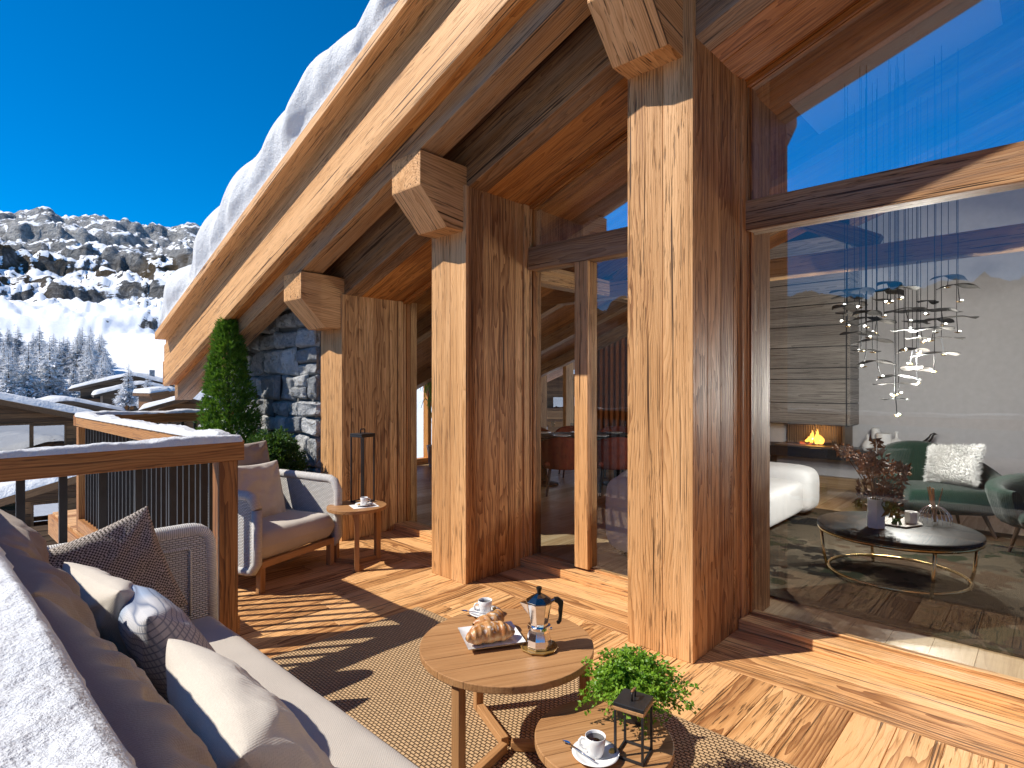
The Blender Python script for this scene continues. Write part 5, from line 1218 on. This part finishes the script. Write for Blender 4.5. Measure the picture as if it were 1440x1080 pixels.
# ================================================================ VILLAGE AND TREES
def hut(name, label, px, py, F, half, drop, D, wall_h, turn, mat, wins, balcony=False, snow_t=.45, over=1.0, chimney=False, group='chalets in the village below'):
    """gabled chalet: ridge end at pixel (px, py), gable towards the terrace; local -Y is the gable"""
    p = at(px, py, F); f = Vector((-p.x, -p.y, 0)).normalized(); rz = math.atan2(f.y, f.x) + math.pi / 2 + R(turn)
    base = p.z - drop - wall_h; T = thing(name, label, 'chalet', (p.x, p.y, base), rz, group); H = wall_h; hw = half; ri = H + drop
    wl = MB(); n = int(H / .28)
    xw = hw - over; ze = H + 0.0; rw = ze + drop * xw / hw
    pl = [(-xw, over, 0), (xw, over, 0), (xw, over, H + drop * over / hw - .25), (0, over, ri - .25), (-xw, over, H + drop * over / hw - .25)]
    wl.prism(pl, (0, D, 0), (1, 0, 0)); w = wl.build('wall', mat, T)
    lg = MB(); z = .1
    while z < H + drop * .8:
        lim = xw if z < H + drop * over / hw - .3 else max(0, (ri - .35 - z) / drop * hw)
        if lim > .3: lg.box(-lim, lim, over - .06, over - .002, z, z + .26, 'x', random.random())
        z += .28
    lg.build('cladding', mat, w, bevel=.0)
    rf = MB(); th = .32
    for s in (-1, 1): rf.prism([(0, -.2, ri), (s * hw, -.2, H), (s * hw, -.2, H - th), (0, -.2, ri - th)], (0, D + over * 2, 0), (s * hw, 0, -drop))
    r = rf.build('roof', 'village_wood' if mat == 'village_wood' else mat, T)
    sn = MB(); rnd = random.Random(int(px * 7 + py))
    def fn(u, v):
        x = (u * 2 - 1) * hw * 1.015; y = -.28 + v * (D + over * 2 + .16); e = min(1, min(1 - abs(u * 2 - 1), min(v, 1 - v) * 2) / .06); z = ri - abs(u * 2 - 1) * drop + .01
        return Vector((x, y, z + snow_t * (e ** .5) * (.9 + .25 * fbm((x + px, y, 1), .35, 3)) + (.12 * math.exp(-(x / (hw * .08)) ** 2) * -1)))
    sn.grid(fn, 50, 26); sn.build('snow_cover', 'snow_far', r, smooth=True)
    if chimney: c = MB(); c.box(hw * .25, hw * .25 + .7, D * .5, D * .5 + .7, ri - drop * .4, ri + .9, 'z'); c.build('chimney', 'stone', r)
    for (x, z, ww, hh, lit) in wins:
        q = MB()
        for a in ((x - ww / 2 - .1, x - ww / 2, z, z + hh), (x + ww / 2, x + ww / 2 + .1, z, z + hh), (x - ww / 2 - .1, x + ww / 2 + .1, z + hh, z + hh + .1), (x - ww / 2 - .1, x + ww / 2 + .1, z - .1, z)): q.box(a[0], a[1], over - .14, over - .061, a[2], a[3], 'z')
        o = q.build('window', 'village_wood', T); g = MB(); g.box(x - ww / 2 + .003, x + ww / 2 - .003, over - .10, over - .065, z + .003, z + hh - .003); g.build('pane', 'far_glass' if not lit else 'village_wood', o)
    if balcony:
        for zb_ in balcony:
            q = MB(); q.box(-xw, xw, over - 1.3, over - .07, zb_, zb_ + .15, 'x')
            for k in range(4): q.box(-xw, xw, over - 1.3, over - 1.24, zb_ + .2 + k * .24, zb_ + .41 + k * .24, 'x', random.random())
            k = -xw
            while k <= xw: q.box(k, k + .12, over - 1.23, over - 1.11, zb_ + .151, zb_ + 1.2, 'z'); k += 2 * xw / 4 - .03
            q.build('balcony', 'village_wood', T)
    return T
hut('village_chalet', 'near honey coloured chalet at the left edge with big windows and balconies', -120, 538, 31, 8.4, 2.35, 10, 6.6, 0, 'village_wood', [(1.5, 5.0, 1.1, 1.2, 0), (4.1, 4.7, 1.5, 1.7, 0), (5.8, 4.7, 1.5, 1.6, 0), (4.2, 1.7, 1.6, 1.3, 0), (6.0, 1.7, 1.4, 1.4, 0), (2.0, 1.6, 1.2, 1.2, 0), (4.2, -.4, 1.4, 1.4, 0)], (3.3, .4))
hut('village_chalet', 'lower honey coloured annexe seen through the balusters under the handrail', 128, 662, 26, 3.6, 1.05, 6, 3.4, 0, 'village_wood', [(-1.6, 2.0, .9, 1.0, 0), (.2, 2.0, .9, 1.0, 0), (1.8, 2.0, .9, 1.0, 0), (-1.4, .3, 1.0, .9, 0), (1.0, .3, 1.0, .9, 0)], (1.15,))
hut('village_chalet', 'dark middle chalet with a wide gable above the handrail', 93, 562, 62, 5.4, 1.45, 9, 4.6, 6, 'village_dark', [(-.9, 3.2, .8, .9, 1), (.9, 3.2, .8, .9, 1), (-1.4, 1.4, .8, .9, 1), (1.3, 1.4, .8, .9, 1), (2.6, 1.4, .8, .9, 0)], (2.3,))
hut('village_chalet', 'small dark porch gable in front of the middle chalet', 110, 599, 44, 1.5, .5, 3, 2.2, 0, 'village_dark', [(0, .8, .8, .8, 0)], False, .3, .35)
hut('village_chalet', 'highest dark chalet with a chimney in front of the snow slope', 184, 527, 92, 8.0, 2.3, 9, 4.2, -8, 'village_dark', [(-2.2, 2.6, 1.0, 1.1, 0), (0, 3.2, 1.0, 1.1, 1), (2.2, 2.6, 1.0, 1.1, 0)], (1.6,), .6, 1.2, True)
hut('village_chalet', 'dark chalet with a long front gable behind the two small frosted trees', 202, 539, 80, 5.6, 1.6, 7, 4.0, 5, 'village_dark', [(-1.6, 2.0, .9, 1.0, 0), (1.2, 2.0, .9, 1.0, 0), (0, 3.0, .8, .8, 0)], False, .5)
hut('village_chalet', 'small flat looking snowy roof just left of the bargeboard end', 238, 549, 63, 2.0, .3, 4, 3.2, 20, 'village_wood', [(0, 1.4, .8, .8, 0)], False, .5, .5)
hut('village_chalet', 'snowy roofed chalet right beneath the bargeboard end', 264, 558, 50, 3.9, 1.15, 7, 3.5, -25, 'village_wood', [(-1, 1.4, .8, .9, 0), (1, 1.4, .8, .9, 0)], False, .45)
hut('village_chalet', 'brown chalet seen through the tall inner window behind the dining table', 788, 520, 48, 4.2, 1.4, 7, 5.5, 10, 'village_wood', [(-1.8, 3.4, .9, 1.2, 0), (0, 3.4, .9, 1.2, 0), (1.8, 3.4, .9, 1.2, 0), (-1.4, .9, .9, 1.2, 0), (1.4, .9, .9, 1.2, 0)], (2.6,))
# frosted conifers
def frosted_tree(name, seed, H):
    rnd = random.Random(seed); T = thing(name, 'frost covered conifer in the white wood left of the snow slope', 'tree', (0, 0, 0), 0, 'frosted conifers'); t = MB(); t.cyl((0, 0, -1), (0, 0, H * .95), .16, .02, 7); t.build('trunk', 'bark', T)
    c = MB(); z = H * .10
    while z < H:
        q = z / H; Rr = H * .29 * (1 - q) ** .85 * rnd.uniform(.75, 1.1) + .08; nb = max(4, int(11 * (1 - q) + 4))
        for k in range(nb):
            a = rnd.uniform(0, 6.283); L = Rr * rnd.uniform(.6, 1.1); d = Vector((math.cos(a), math.sin(a), -.22)); e = Vector((-d.y, d.x, 0)); tn = rnd.random()
            for j in range(7):
                f = (j + rnd.random()) / 7; p = Vector((0, 0, z)) + d * L * f + Vector((0, 0, .12 * f * f * L)); w = L * .36 * (1 - f * .55) * rnd.uniform(.7, 1.2)
                dd = (d + e * rnd.uniform(-1, 1) + Vector((0, 0, rnd.uniform(-.4, .5)))).normalized(); sd_ = (e + Vector((0, 0, rnd.uniform(-.5, .5)))).normalized(); sd_ = (sd_ - dd * sd_.dot(dd)).normalized()
                c.leaf(p, dd, sd_, w * 1.7, w * .9, min(1, max(0, tn * .5 + rnd.random() * .5)), .25)
        z += H * .026
    c.build('crown', 'frost', T); return T
protos = [frosted_tree('frosted_conifer', s, h) for s, h in ((1, 9.5), (2, 8.0), (3, 10.5))]
rnd = random.Random(21); used = set(); spots = []
for k in range(90):
    px = rnd.uniform(-60, 150); F = rnd.uniform(96, 150)
    if px > 105: F = rnd.uniform(118, 150)
    spots.append((px, F))
spots += [(40, 92), (12, 90), (70, 95), (128, 100), (143, 99)]
for i, (px, F) in enumerate(spots):
    p = at(px, 541, F); o = protos[i] if i < 3 else copy_tree(protos[i % 3]); o.location = (p.x, p.y, terrain_h(p.x, p.y) - .3); s = rnd.uniform(.75, 1.12); o.scale = (s, s, s); o.rotation_euler = (0, 0, rnd.uniform(0, 6.28))
for px, py, F, s, lb in ((181, 575, 72, .62, 'small frosted conifer directly in front of the dark gable'), (208, 577, 70, .5, 'smallest frosted conifer right of the other one at the dark gable')):
    p = at(px, py, F); o = copy_tree(protos[0]); o.location = p; o.scale = (s,) * 3; o['label'] = lb
